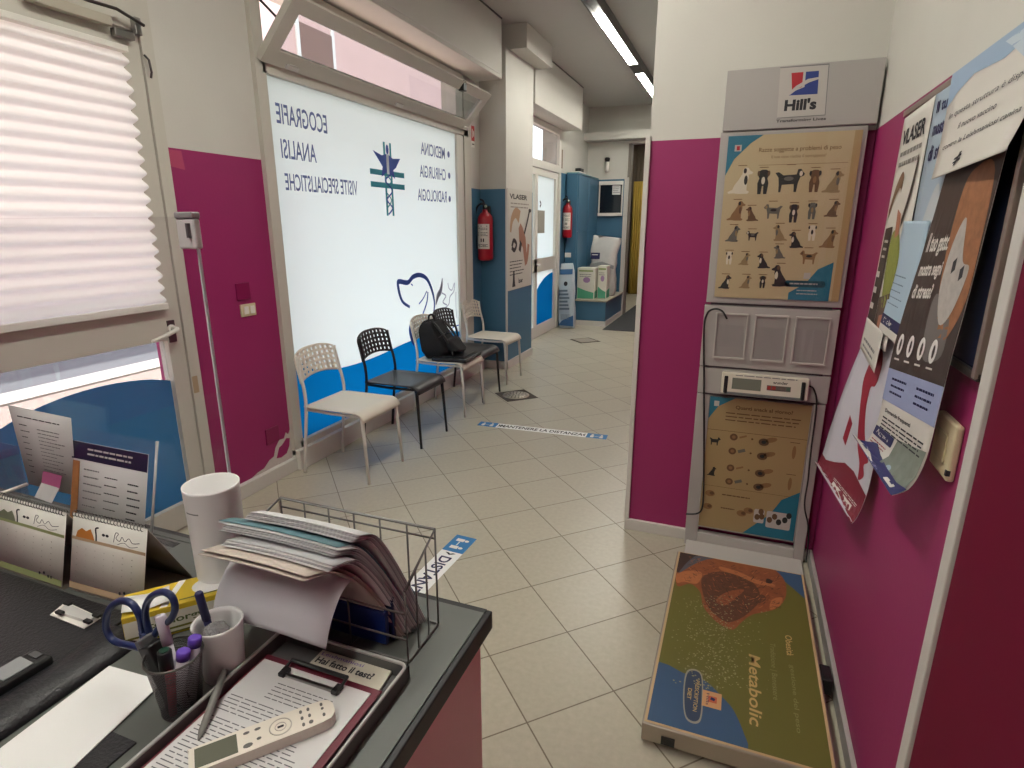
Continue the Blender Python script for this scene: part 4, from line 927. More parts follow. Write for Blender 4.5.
# platform
pf = thing('scale_platform', 'low floor scale platform printed with a dog picture on green and blue', 'scale', (.125, 2.0, 0))
PX0, PX1, PY0, PY1, PZ = -.15, .385, 1.49, 2.53, .085
alu = mat('brushed_metal', (170, 160, 148), .35, .8)
G().box((PX0, PY0, .022), (PX1, PY1, PZ), alu, bev=.004).build('platform_body', pf)
for x_ in (PX0 + .07, PX1 - .07):
    for y_ in (PY0 + .05, PY1 - .05): G().lathe([(.022, 0), (.022, .022)], black, (x_, y_, 0), 16).build('foot', pf)
G().box((PX0 + .06, PY0 - .004, .03), (PX0 + .10, PY0 + .002, .058), black).build('corner_lock', pf); G().box((PX1 - .002, 1.88, .03), (PX1 + .032, 1.96, .088), black, bev=.005).build('level_knob', pf)
kz = PZ + .002; invp = lambda a, b_: ((lambda q: (q.x, q.y))(at_z(a, b_, kz)))
k = Canvas(lambda u, v, h: (u, v, kz + h), invp)
green = mat('mat_green', (100, 96, 42), .5, var=.06, scale=5); mblue = mat('mat_blue', (56, 84, 116), .5); edge = mat('mat_edge_tan', (196, 168, 128), .5)
k.rect('sheet', PX0 + .006, PY0 + .006, PX1 - .006, PY1 - .006, edge, 0); k.rect('sheet', PX0 + .014, PY0 + .014, PX1 - .014, PY1 - .012, green, 1)
lim = lambda P_: [(max(PX0 + .014, min(PX1 - .014, a)), max(PY0 + .014, min(PY1 - .012, b_))) for a, b_ in P_]
def pp(nm, pts, m, h=2, sm=4):
    q_ = [invp(*a) for a in pts]
    if sm: q_ = [(v.x, v.y) for v in spline([(a, b_, 0) for a, b_ in q_], sm, True)]
    k.poly(nm, lim(q_), m, h)
crn = [invp(667, 664), invp(683, 673), invp(705, 681), invp(722, 697), invp(735, 713), invp(748, 744)]
cs = [(v.x, v.y) for v in spline([(a, b_, 0) for a, b_ in crn], 5)]
k.poly('blue_corner', [(PX0 + .014, PY0 + .014), (PX0 + .014, cs[0][1])] + cs[1:] + [(cs[-1][0], PY0 + .014)], mblue, 2)
k.poly('far_blue_corner', [(.22, PY1 - .012), (PX1 - .014, PY1 - .012), (PX1 - .014, 2.34), (.33, 2.40), (.28, 2.47)], mblue, 2)
fur = mat('dog_fur_print', (138, 78, 48), .6, var=.35, scale=40); fur2 = mat('dog_ear_print', (92, 56, 40), .6, var=.4, scale=60); fur3 = mat('dog_highlight_print', (176, 108, 66), .6, var=.2, scale=50); fdk = mat('dog_dark_print', (58, 40, 34), .6)
pp('dog_picture', [(680, 556), (700, 551), (752, 558), (772, 568), (784, 580), (786, 596), (778, 608), (766, 612), (752, 615), (742, 622), (733, 630), (722, 626), (712, 618), (703, 606), (700, 592), (690, 584), (677, 586), (676, 568)], fur, 3)
pp('dog_picture', [(702, 578), (718, 572), (740, 576), (756, 586), (760, 600), (750, 612), (738, 620), (726, 622), (712, 612), (704, 598)], fur2, 4)
pp('dog_picture', [(676, 550), (688, 551), (700, 556), (690, 566), (676, 572)], fdk, 4); pp('dog_picture', [(690, 560), (704, 553), (720, 555), (700, 562), (688, 568), (678, 574)], mat('grey_fur_print', (84, 84, 92), .6), 5, 3)
pp('dog_picture', [(720, 567), (738, 572), (756, 580), (772, 584), (774, 587), (756, 584), (738, 576), (722, 571)], fur3, 5); pp('dog_picture', [(767, 579), (772, 581), (771, 584), (766, 583)], fdk, 6)
pp('dog_picture', [(716, 600), (728, 592), (744, 590), (736, 598), (724, 606)], fur, 5); pp('dog_picture', [(772, 600), (782, 598), (780, 606), (770, 610)], fur3, 5)
pp('dog_picture', [(677, 574), (692, 571), (702, 574), (697, 584), (684, 582), (677, 583)], fur3, 5); pp('dog_picture', [(752, 598), (762, 595), (766, 600), (757, 604)], fur2, 5)
rr = random.Random(5)
for i in range(420):
    a = rr.uniform(684, 782); b_ = 562 + (a - 684) * .22 + rr.uniform(-6, 40)
    if b_ > 624 or (a > 745 and b_ > 610) or (a < 702 and b_ > 582): continue
    ang = rr.uniform(-.4, 1.2) if a < 750 else rr.uniform(-1, .3); L_ = rr.uniform(2, 5)
    p0 = invp(a, b_); p1 = invp(a + L_ * math.cos(ang), b_ + L_ * math.sin(ang))
    k.stroke('dog_picture', [p0, p1], rr.uniform(.0012, .0028), rr.choice((fur3, fdk, fur2, fur, fdk)), 6.5, 0)
rr = random.Random(3); spk = mat('speckle_print', (150, 146, 108), .7)
for i in range(620):
    a = rr.gauss(714, 19); b_ = rr.uniform(596, 690)
    if not (672 < a < 790): continue
    u, v = invp(a, b_); r = rr.uniform(.0014, .0042)
    k.poly('speckle_print', [(u - r, v), (u, v - r * .8), (u + r, v), (u, v + r * .8)], spk, 7)
def vt(nm, s, p0, p1, cap, m, bold=.0, h=3, shear=0):
    a = invp(*p0); b_ = invp(*p1); k.text(nm, s, a[0], a[1], cap, m, w=a[1] - b_[1], rot=-PI / 2, bold=bold, h=h, shear=shear)
gold = mat('print_gold', (190, 160, 104), .6); faint = mat('print_faint_green', (134, 134, 88), .7)
vt('lettering', 'Metabolic', (749, 654), (757, 727), .036, gold, .012, shear=.1)
vt('lettering', 'Tradizione | Benessere', (770, 643), (782, 702), .017, faint); vt('lettering', 'Obesità', (785, 635), (790, 656), .022, gold, .01); vt('lettering', 'gestione del peso', (790, 665), (804, 735), .014, faint)
bd_ = [invp(687, 671), invp(701, 673), invp(703, 696), invp(700, 722), invp(686, 719), invp(683, 695)]
cc = [(v.x, v.y) for v in spline([(a, b_, 0) for a, b_ in bd_], 6, True)]; k.poly('badge', cc, mat('badge_rim', (150, 146, 130), .5), 3)
cx_m = sum(a for a, b_ in cc) / len(cc); cy_m = sum(b_ for a, b_ in cc) / len(cc)
k.poly('badge', [(cx_m + (a - cx_m) * .86, cy_m + (b_ - cy_m) * .93) for a, b_ in cc], mat('badge_navy', (48, 64, 88), .5), 4)
k.text('badge', 'PRESCRIPTION', cx_m + .003, cy_m + .068, .012, gold, w=.136, rot=-PI / 2, h=5, bold=.01); k.text('badge', 'DIET', cx_m - .018, cy_m + .024, .012, gold, w=.048, rot=-PI / 2, h=5, bold=.02)
a = invp(703, 690); b_ = invp(721, 711); k.rect('badge', a[0], b_[1], b_[0], a[1], mat('badge_orange', (200, 150, 104), .5), 5); k.rect('badge', a[0] + .018, b_[1] + .022, b_[0] - .014, a[1] - .02, mat('badge_red', (190, 90, 56), .5), 6); k.stroke('badge', [(a[0] + .025, a[1] - .03), (b_[0] - .02, b_[1] + .035)], .012, navy, 7, 0)
k.text('badge', 'Hills', a[0] + .012, a[1] - .012, .009, navy, w=.05, rot=-PI / 2, h=7)
k.build(pf, dict(sheet='green printed sheet with a tan edge', dog_picture='printed brown spaniel-like dog head', badge='navy badge with an orange square'))

# ================================================================== NOTICE BOARD AND HANGING SHEETS on the right wall
nb = thing('notice_board', 'dark blue notice board with a silver edge behind the hanging posters on the right wall', 'notice board', (XR, 1.74, 1.28))
G().box((.431, 1.29, 1.285), (.444, 2.235, 1.865), mat('board_dark_blue', (26, 34, 58), .25)).build('panel', nb)
eg = G(); eg.box((.420, 1.275, 1.275), (XR, 1.292, 1.885), alu, bev=.002).box((.420, 1.275, 1.868), (XR, 2.24, 1.885), alu, bev=.002).box((.424, 1.275, 1.27), (XR, 2.24, 1.287), dsteel, bev=.002); eg.build('metal_edge', nb)
class Sheet:
    """a hanging sheet: u 0..1 left to right seen from the room (y falls), v 0..1 from top to bottom"""
    def __init__(s, rows): s.r = [(a[0], a[1] + .013, a[2], a[3], a[4] + .013, a[5]) for a in rows]         # each row: (yl, xl, zl, yr, xr, zr)
    def __call__(s, u, v, h=0):
        n = len(s.r) - 1; t_ = max(0, min(.99999, v)) * n; i = int(t_); t_ -= i
        P = [s.r[max(0, i - 1)], s.r[i], s.r[i + 1], s.r[min(n, i + 2)]]
        q = [.5 * (2 * P[1][j] + (P[2][j] - P[0][j]) * t_ + (2 * P[0][j] - 5 * P[1][j] + 4 * P[2][j] - P[3][j]) * t_ * t_ + (3 * P[1][j] - P[0][j] - 3 * P[2][j] + P[3][j]) * t_ ** 3) for j in range(6)]
        return Vector((q[1] + (q[4] - q[1]) * u, q[0] + (q[3] - q[0]) * u, q[2] + (q[5] - q[2]) * u)) + Vector((-1, 0, .0)) * (h + .0004)
def mk_sheet(name, label, rows, m, cat='poster', nv=24):
    S = Sheet(rows)
    def fn(u, v): return S(u, v, -.0004)
    t_ = thing(name, label, cat, tuple(fn(.5, 0)))
    G().grid(fn, 8, nv, m).build('sheet', t_, solid=.0003)
    return t_, Canvas(lambda u, v, h: S(u, v, h * 1.5))
def fl(k, name, pts, m, h=1):
    if name in ('cat_picture', 'picture', 'map') and len(pts) >= 5: pts = [(v.x, v.y) for v in spline([(a, b_, 0) for a, b_ in pts], 5, True)]
    k.poly(name, pts, m, h, .12)
def frct(k, name, u0, v0, u1, v1, m, h=1): k.rect(name, u0, v0, u1, v1, m, h, .12)
def ftext(k, s, u, v, cap, m, w, align='l', bold=.01, shear=0):
    """v grows downward on the sheet"""
    vs, fs, x0, x1 = text2d(s, bold, shear); kx = w / (x1 - x0); ky = cap / .69; ou = {'l': 0, 'c': -w / 2}[align]
    k.grp('lettering').add([k.f(u + ou + (a - x0) * kx, v - b_ * ky, .0008) for a, b_ in vs], fs, m)
dkp = mat('dark_brown_print', (62, 50, 44), .5)
pw_ = mat('glossy_white_sheet', (212, 208, 200), .4); lil = mat('pale_lilac_sheet', (198, 196, 206), .45); pblue = mat('pale_blue_sheet', (160, 178, 194), .45)
# B: white sheet with the red map, hanging lowest, burgundy foot
t_, k = mk_sheet('map_leaflet', 'long pale sheet with a dark red map and a curled burgundy foot, hanging lowest left', [
    (2.20, .414, 1.33, 1.88, .416, 1.33), (2.20, .395, 1.20, 1.87, .414, 1.18), (2.21, .36, 1.02, 1.87, .408, 1.0), (2.23, .338, .86, 1.88, .410, .86), (2.24, .328, .76, 1.88, .405, .76), (2.24, .318, .715, 1.88, .392, .69), (2.20, .300, .735, 1.86, .376, .675)], lil)
rm = mat('map_red', (150, 30, 52), .5); bur = mat('burgundy_print', (120, 24, 44), .4)
fl(k, 'map', [(.46, .18), (.60, .16), (.72, .20), (.70, .26), (.60, .28), (.66, .36), (.78, .44), (.90, .50), (.84, .53), (.88, .58), (.80, .62), (.76, .54), (.64, .47), (.54, .38), (.46, .32), (.38, .26)], rm, 1)
fl(k, 'map', [(.34, .40), (.44, .42), (.42, .52), (.33, .50)], rm, 1); fl(k, 'map', [(.62, .62), (.78, .62), (.70, .67)], rm, 1)
fl(k, 'foot', [(0, .68), (.12, .70), (.3, .655), (.5, .60), (.7, .60), (1, .66), (1, .995), (0, .995)], bur, 2)
frct(k, 'lettering', .42, .80, .86, .88, pw_, 3); k.lines('lettering', .40, .95, .76, 2, .016, .006, pw_, 3, rag=.1); k.lines('lettering', .46, .82, .83, 2, .02, .006, bur, 4, rag=.1); fl(k, 'lettering', ell(.2, .95, .06, .015), inkl, 3)
k.build(t_)
# C: pale blue cat/dog sheet behind
t_, k = mk_sheet('stress_leaflet', 'pale blue dog stress poster half hidden behind the white vaccine sheet', [(1.895, .408, 1.872, 1.50, .408, 1.872), (1.895, .406, 1.6, 1.50, .406, 1.6), (1.90, .402, 1.36, 1.50, .402, 1.36)], pblue)
for i, s_ in enumerate(('Il tuo cane', 'mostra segni', 'di stress?')): ftext(k, s_, .09, .13 + i * .095, .055, navy, .62 - .06 * i, bold=.03)
fl(k, 'picture', [(.22, .98), (.18, .7), (.3, .5), (.42, .42), (.5, .48), (.55, .75), (.5, .98)], mat('pale_grey_fur', (186, 192, 196), .6), 1); fl(k, 'picture', [(.5, .55), (.7, .38), (.95, .40), (1, .6), (1, .98), (.6, .98)], mat('tan_fur', (170, 140, 110), .6), 1)
k.build(t_)
t_, k = mk_sheet('blue_leaflet', 'narrow pale blue leaflet with a navy band hanging beside the dark cat poster', [(1.98, .402, 1.56, 1.72, .402, 1.56), (1.99, .398, 1.38, 1.74, .396, 1.38), (2.0, .39, 1.25, 1.76, .386, 1.25)], mat('sky_leaflet', (172, 196, 214), .45))
k.lines('lettering', .1, .7, .40, 5, .06, .009, mat('leaflet_grey_blue', (120, 140, 160), .6), 2); frct(k, 'band', 0, .76, 1, .88, navy, 2); frct(k, 'band', 0, .88, 1, 1, pw_, 2); ftext(k, 'Dolly', .12, .85, .06, pw_, .5, bold=.03); k.build(t_)
# A: laser poster
t_, k = mk_sheet('laser_leaflet', 'narrow white laser therapy poster at the left end of the notice board', [(2.225, .410, 1.862, 1.90, .408, 1.868), (2.225, .406, 1.60, 1.90, .404, 1.60), (2.22, .400, 1.38, 1.90, .398, 1.38), (2.215, .392, 1.20, 1.90, .394, 1.20)], pw_)
ftext(k, 'VLASER', .1, .125, .052, ink, .78, bold=.03); k.lines('lettering', .12, .9, .15, 2, .032, .014, mat('mid_grey_ink', (140, 136, 130), .8), 2, rag=.1)
tn = mat('horse_brown', (120, 92, 68), .6)
k.stroke('picture', [(.08, .36), (.2, .28), (.36, .24), (.44, .26)], .05, tn, 2); k.stroke('picture', [(.86, .19), (.80, .28), (.66, .40)], .05, dkp, 3)
fl(k, 'picture', [(.45, .34), (.6, .36), (.66, .44), (.52, .46)], mat('flesh_print', (170, 112, 88), .6), 3); fl(k, 'picture', [(.38, .46), (.66, .44), (.84, .56), (.72, .74), (.5, .76)], mat('leaf_green_print', (134, 140, 66), .6, var=.3, scale=60), 2)
fl(k, 'picture', [(.08, .42), (.36, .41), (.38, .98), (.02, .98)], dkp, 2); fl(k, 'picture', [(.38, .74), (.78, .70), (.86, .97), (.38, .97)], mat('brown_animal_print', (88, 70, 60), .6, var=.3, scale=50), 2); fl(k, 'picture', [(.52, .82), (.7, .8), (.66, .96), (.5, .96)], mat('flesh_print', (170, 112, 88), .6), 3)
for v_ in (.62, .70, .78, .87): k.rect('lettering', .06, v_, .20, v_ + .03, pw_, 4)
k.lines('lettering', .14, .32, .47, 3, .035, .012, pw_, 4); k.build(t_)
t_, k = mk_sheet('leaflet_foot', 'white card with cream band tucked under the laser poster', [(2.19, .388, 1.26, 1.93, .388, 1.25), (2.18, .380, 1.16, 1.93, .382, 1.13)], pw_, 'card', 6); k.lines('lettering', .15, .9, .55, 2, .16, .06, inkl, 2); k.build(t_)
# E: dark cat poster continuing into white lower half with a blue curled foot
rows = [(1.64, .404, 1.74, 1.32, .402, 1.73), (1.655, .387, 1.52, 1.33, .396, 1.54), (1.66, .372, 1.385, 1.34, .394, 1.42), (1.67, .362, 1.255, 1.355, .391, 1.29), (1.68, .360, 1.14, 1.365, .390, 1.17), (1.685, .356, 1.05, 1.37, .386, 1.07), (1.69, .338, .995, 1.39, .374, 1.00), (1.70, .309, 1.012, 1.42, .352, .965)]
t_, k = mk_sheet('cat_poster', 'long cat stress poster: dark top, white lower half and curled navy foot', rows, pw_, nv=30)
frct(k, 'dark_panel', 0, 0, 1, .49, dkp, 1)
for i, s_ in enumerate(('Il tuo gatto', 'mostra segni', 'di stress?')): ftext(k, s_, .07, .17 + i * .060, .034, pw_, .42 - .05 * (i == 2), bold=.03)
catm = mat('ginger_fur_print', (150, 100, 66), .6, var=.4, scale=60); catw = mat('grey_white_fur_print', (176, 170, 164), .6, var=.25, scale=50)
fl(k, 'cat_picture', [(.46, .10), (.62, .06), (.92, .07), (.99, .20), (.97, .32), (.78, .39), (.56, .28)], catm, 2); fl(k, 'cat_picture', [(.56, .16), (.68, .12), (.80, .20), (.92, .22), (.84, .32), (.70, .35), (.56, .27)], catw, 3)
fl(k, 'cat_picture', [(.66, .20), (.71, .19), (.72, .22), (.67, .23)], ink, 4); fl(k, 'cat_picture', [(.80, .22), (.85, .21), (.86, .24), (.81, .25)], ink, 4); fl(k, 'cat_picture', [(.52, .28), (.80, .32), (.86, .42), (.6, .44), (.5, .36)], mat('grey_blanket_print', (110, 104, 100), .6), 2)
for i in range(4): c_ = .13 + .2 * i; fl(k, 'icon_print', ell(c_, .415, .055, .030), mat('icon_white', (225, 222, 218), .5), 3); fl(k, 'icon_print', ell(c_ + .01, .415, .02, .018, 8), dkp, 4); k.rect('lettering', c_ - .05, .455, c_ + .05, .46, pw_, 3)
frct(k, 'lilac_band', 0, .49, 1, .60, mat('periwinkle_print', (150, 160, 196), .5), 1); k.lines('lettering', .12, .45, .515, 3, .022, .007, navy, 2); k.lines('lettering', .60, .93, .515, 3, .022, .007, navy, 2)
ftext(k, 'Domande frequenti', .12, .640, .014, ink, .52, bold=.02); k.lines('lettering', .1, .95, .66, 4, .016, .006, ink, 2, rag=.1)
fl(k, 'label_box', rrect(.02, .715, .44, .765, .01), navy, 2); ftext(k, 'Anxiver', .07, .752, .026, pw_, .30, bold=.03)
k.lines('lettering', .05, .42, .785, 4, .018, .006, rm, 2); fl(k, 'lower_picture', [(.5, .71), (.98, .68), (.98, .90), (.46, .90)], mat('green_grey_photo', (126, 134, 124), .6, var=.25, scale=40), 1)
for i in range(6): fl(k, 'lower_picture', ell(.12 + i * .12, .865 + .01 * (i % 2), .045, .028, 10), (red, catw, dkp, catm, pblue, inkl)[i], 3)
fl(k, 'foot', [(0, .84), (.14, .80), (.22, .79), (.36, .83), (.6, .87), (.85, .89), (1, .87), (1, .995), (0, .995)], mat('navy_foot_print', (40, 44, 96), .4), 4); k.rect('foot', .12, .91, .26, .93, pw_, 5); k.lines('foot', .2, .7, .945, 3, .013, .004, mat('foot_text', (170, 170, 200), .5), 5); fl(k, 'foot', rrect(.74, .915, .90, .955, .01), pw_, 5)
k.build(t_)
# D: white vaccine sheet over everything
rows = [(1.735, .398, 1.882, 1.20, .398, 1.885), (1.725, .396, 1.80, 1.20, .394, 1.81), (1.715, .392, 1.72, 1.21, .384, 1.735), (1.70, .384, 1.652, 1.22, .366, 1.665)]
t_, k = mk_sheet('vaccine_sheet', 'white vaccine announcement sheet with a pale blue top, overlapping the dark cat poster', rows, pw_)
fl(k, 'blue_top', [(0, 0), (1, 0), (1, .12), (.6, .2), (.3, .16), (.12, .22), (0, .30)], mat('sky_wash_print', (150, 174, 200), .5), 1); fl(k, 'blue_top', [(.5, .0), (1, 0), (1, .36), (.8, .30)], mat('pale_sky_print', (190, 204, 214), .5), 1)
ftext(k, 'In questa struttura è disponibile', .07, .42, .050, mat('charcoal_print', (66, 66, 70), .6), .95, bold=.0, shear=.15); ftext(k, 'il nuovo vaccino', .24, .56, .050, mat('charcoal_print', (66, 66, 70), .6), .42, shear=.15); ftext(k, 'contro la Leishmaniosi canina', .08, .70, .046, mat('charcoal_print', (66, 66, 70), .6), .86, shear=.15)
for d_ in (0, .05): k.stroke('emblem', [(.36 + d_ * .3, .92), (.40 + d_ * .3, .80)], .012, ink, 3, 0)
for v_ in (.84, .875): k.stroke('emblem', [(.34, v_ + .012), (.43, v_ - .012)], .02, ink, 3, 0)
k.build(t_)
# socket below the notice board
so = thing('wall_socket', 'cream wall socket plate on the right magenta wall below the notice board', 'socket', (XR - .01, 1.39, 1.05))
G().box((XR - .016, 1.335, 1.045), (XR, 1.455, 1.165), cream_pl, bev=.006).build('plate', so); G().box((XR - .019, 1.365, 1.075), (XR - .015, 1.425, 1.135), mat('ivory_plastic', (192, 180, 146), .4), bev=.002).build('insert', so)
G().box((XR - .018, 1.335, 1.058), (XR - .010, 1.342, 1.07), ink).build('slot', so)
# ================================================================== RECEPTION DESK
DZ = .86
lam = mat('grey_green_laminate', (90, 93, 89), .42, var=.05, scale=14); rose = mat('dusty_rose_panel', (238, 190, 194), .5)
dk_ = thing('reception_desk', 'reception desk with grey-green laminate top, black edge and dusty rose side panel', 'desk', (-1.1, .1, 0))
G().box((-2.05, -.9, DZ - .036), (-.381, .845, DZ), lam).build('worktop', dk_)
eb = G().box((-.381, -.9, DZ - .038), (-.369, .857, DZ - .0005), black, bev=.003).box((-2.05, .845, DZ - .038), (-.381, .857, DZ - .0005), black); eb.build('edge_band', dk_)
G().box((-.405, -.9, 0), (-.383, .83, DZ - .038), rose).build('side_panel', dk_)
G().box((-2.03, .80, 0), (-.405, .83, DZ - .038), rose).build('front_panel', dk_)
# desk pad
leather = mat('black_leather', (28, 28, 32), .42, bump=.25, scale=160)
dp = thing('desk_pad', 'large black leather desk pad with a rolled edge', 'desk pad', (-1.3, .3, DZ))
G().box((-1.75, -.1, DZ), (-.975, .605, DZ + .006), leather, bev=.002).build('pad', dp)
def roll(u, v):
    a = PI * v; return (-.935 + .042 * math.cos(a) * -1, -.1 + u * .66, DZ + .001 + .020 * math.sin(a))
G().grid(roll, 8, 14, leather).build('rolled_edge', dp)
# second black mat under the tray's near end
G().box((-.80, .05, DZ), (-.715, .415, DZ + .003), leather).build('mat', label='black rubber mat between the white sheet and the tray', cat='mat')
def flat(name, label, cat, pts, z, m, th=.0008):
    g = G(); g.prism([(q.x, q.y) for q in pts], z, z + th, m); return g.build(name, label=label, cat=cat)
P_ = [at_z(100, 670, DZ), at_z(153, 684, DZ)]; e = (P_[1] - P_[0])
flat('blank_sheet', 'blank white sheet lying on the desk beside the black pad', 'paper', [Vector((-.889, .500, 0)), Vector((-.778, .508, 0)), Vector((-.735, .24, 0)), Vector((-.868, .24, 0))], DZ + .0032, paper, .0015)
# name badge in a clip on the pad
bg_ = thing('badge_clip', 'white card with a black bulldog clip lying on the black desk pad', 'card clip', (-1.07, .57, DZ + .006))
q = [at_z(*a, DZ + .007) for a in ((50, 615), (66, 602), (101, 618), (84, 629))]
g = G(); g.prism([(a.x, a.y) for a in q], DZ + .0065, DZ + .008, white_pl); g.build('card', bg_)
q2 = [at_z(*a, DZ + .012) for a in ((58, 612), (67, 604), (96, 617), (88, 622))]; g = G(); g.prism([(a.x, a.y) for a in q2], DZ + .008, DZ + .014, mat('badge_silver', (200, 200, 198), .3, .3)); g.build('silver_bar', bg_)
for a in ((60, 613), (88, 622), (97, 616), (68, 604)): v = at_z(*a, DZ + .014); G().box((v.x - .008, v.y - .004, DZ + .013), (v.x + .008, v.y + .004, DZ + .018), black, bev=.001).build('clip_foot', bg_)
# handset
hs_ = thing('cordless_phone', 'black cordless phone handset lying on the desk pad at the left edge', 'phone', (-1.03, .42, DZ + .006))
a = at_z(46, 655, DZ + .02); b_ = at_z(-40, 706, DZ + .02); mid = (a + b_) / 2; ang = math.atan2(a.y - b_.y, a.x - b_.x); L = (a - b_).length
Mh = Matrix.Translation((mid.x, mid.y, DZ + .02)) @ Matrix.Rotation(ang, 4, 'Z')
G().box((-L / 2, -.024, -.013), (L / 2, .024, .010), black, Mh, bev=.008).build('body', hs_)
G().box((-.01, -.018, .0095), (L / 2 - .025, .018, .0115), mat('phone_screen', (136, 138, 140), .25), Mh, bev=.0008).build('screen', hs_)
G().box((L / 2 - .018, -.010, .009), (L / 2 - .008, .010, .0115), mat('grey_soft', (80, 80, 82), .4), Mh).build('earpiece', hs_)
for i in range(4): G().box((-.03 - i * .014, -.016, .0095), (-.022 - i * .014, .016, .0115), mat('phone_key', (70, 72, 76), .4), Mh).build('keys', hs_)

# ---------------------------------------------------------------- calendars
def calendar(label, x0, x1, yb, band, pic, ya=0.0):
    zt = DZ + .150; yt = yb + .035; t_ = thing('desk_calendar', label, 'calendar', ((x0 + x1) / 2, yb, DZ), ya, 'wire-bound desk calendars', local=True); W_ = x1 - x0
    def FR(u, v): return (-W_ / 2 + W_ * u, .035 * v, .008 + .142 * v)
    def BK(u, v): return (-W_ / 2 + W_ * u, .035 + .075 * (1 - v), .001 + .149 * v)
    G().grid(BK, 1, 1, mat('card_grey_brown', (128, 120, 112), .8)).build('back_board', t_, solid=.0015)
    G().grid(lambda u, v: (-W_ / 2 + W_ * u, .001 + .109 * v, .001), 1, 1, mat('card_grey_brown', (128, 120, 112), .8)).build('base_board', t_, solid=.0015)
    G().grid(FR, 1, 1, mat('calendar_page', (212, 210, 202), .7)).build('page', t_, solid=.001)
    k = Canvas(lambda u, v, h: (-W_ / 2 + W_ * u, .035 * v - .0008 - h, .008 + .142 * v))
    k.rect('print', 0, .66, 1, .70, band); k.rect('print', 0, 0, 1, .085, band)
    k.poly('picture', [(.06, .70), (.08, .78), (.14, .83), (.2, .80), (.26, .84), (.30, .76), (.32, .70)], pic, 2); k.stroke('picture', [(.345, .70), (.34, .78), (.33, .86), (.37, .88)], .02, ink, 2)
    k.poly('picture', ell(.44, .80, .022, .018), ink, 2); k.poly('picture', ell(.49, .80, .022, .018), ink, 2)
    k.stroke('lettering', [(.58, .74), (.60, .86), (.64, .86), (.61, .80), (.66, .77), (.69, .83), (.73, .78), (.78, .83), (.83, .78), (.92, .80)], .008, inkl, 2); k.stroke('lettering', [(.63, .72), (.72, .76), (.80, .72), (.9, .75)], .006, inkl, 2)
    rr = random.Random(int(-x0 * 100))
    for i in range(6):
        for j in range(7): k.rect('print', .08 + j * .125, .16 + i * .08, .092 + j * .125, .17 + i * .08, mat('calendar_grey', (172, 168, 160), .8), 2)
    for a in ((.70, .10), (.76, .12), (.82, .09), (.86, .09)): k.poly('picture', ell(a[0], a[1], .016, .022, 8), ink, 3)
    k.build(t_)
    wi = G()
    n_ = int(W_ / .0085)
    for i in range(n_):
        x_ = -W_ / 2 + .005 + i * .0085; wi.tube([(x_, .035 + .006 * math.cos(a), .150 + .006 * math.sin(a)) for a in [2 * PI * k_ / 8 for k_ in range(8)]], .0009, dsteel, 4, closed=True)
    wi.build('wire_binding', t_); return t_
calendar('wire-bound desk calendar with a green band, left of the two', -1.40, -1.178, .612, mat('sage_print', (150, 160, 110), .7), mat('grey_green_sketch', (120, 126, 104), .7), -.01)
calendar('wire-bound desk calendar with an orange fox picture and tan band, right of the two', -1.165, -.972, .620, mat('tan_band_print', (186, 162, 132), .7), mat('orange_print', (196, 124, 52), .7), .03)

# ---------------------------------------------------------------- plexiglass screen and sheets taped or standing before it
ps = thing('acrylic_screen', 'large clear acrylic sneeze screen standing on the far edge of the desk', 'screen', (-1.45, .83, DZ))
G().box((-1.98, .828, DZ), (-.949, .832, 1.565), plexi).build('sheet', ps)
G().box((-.949, .827, DZ), (-.946, .833, 1.565), mat('acrylic_cut_edge', (222, 222, 232), .3)).build('edge', ps, label='bright cut edge')
G().tube([(-.995, .825, DZ), (-.995, .825, .985), (-.93, .825, .985), (-.93, .825, DZ)], .004, mat('acrylic_grey', (176, 178, 180), .2)).build('foot_bracket', ps)
cb = thing('screen_clip', 'pale translucent plastic clip box gripping the top corner of the acrylic screen', 'clip', (-.96, .82, 1.47))
a = at_y(178, 212, .82); b_ = at_y(201, 249, .82)
G().box((a.x, .811, b_.z), (b_.x, .827, a.z - .012), mat('translucent_plastic', (216, 214, 214), .4), bev=.004).build('housing', cb)
G().box((a.x, .809, a.z - .012), (b_.x, .829, a.z), mat('clip_grey', (150, 146, 150), .35), bev=.003).build('cap', cb); G().box((b_.x - .014, .805, b_.z + .02), (b_.x - .008, .812, a.z - .02), mat('clip_dark', (90, 86, 90), .4)).build('pin', cb)
# list taped on the screen
tl = at_y(8, 405, .79); tr = at_y(71, 418, .79); br_ = at_y(77, 496, .79); bl_ = at_y(29, 484, .79)
c4 = [Vector((-1.59, .788, 1.14)), Vector((-1.375, .788, 1.128)), Vector((-1.375, .788, .93)), Vector((-1.59, .788, .935))]
c4 = [tl, tr, br_, bl_]
W_ = (tr - tl).length
tp_ = thing('price_list', 'printed price list taped to the acrylic screen at the left', 'notice', tuple(bl_))
bil = lambda u, v, h: tuple((bl_ * (1 - u) + br_ * u) * (1 - v) + (tl * (1 - u) + tr * u) * v + Vector((0, -h, 0)))
G().grid(lambda u, v: bil(u, v, 0), 2, 2, paper2).build('sheet', tp_, solid=.0004)
k = Canvas(lambda u, v, h: bil(u, v, h + .0006)); k.lines('lettering', .12, .9, .88, 1, 0, .012, ink, 1); k.lines('lettering', .12, .3, .78, 9, -.075, .010, ink, 1, rag=.6); k.lines('lettering', .42, .9, .76, 14, -.046, .010, inkl, 1, rag=.5); k.build(tp_)
st = thing('sticky_note', 'pink and white sticky tag hanging from the taped price list', 'sticky note', tuple(at_y(50, 485, .785)))
a = [at_y(*q, .785) for q in ((43, 471), (62, 476), (57, 501), (40, 495))]; pink_n = mat('pink_note', (206, 110, 160), .6)
md = lambda t_: (a[0] * (1 - t_) + a[3] * t_, a[1] * (1 - t_) + a[2] * t_)
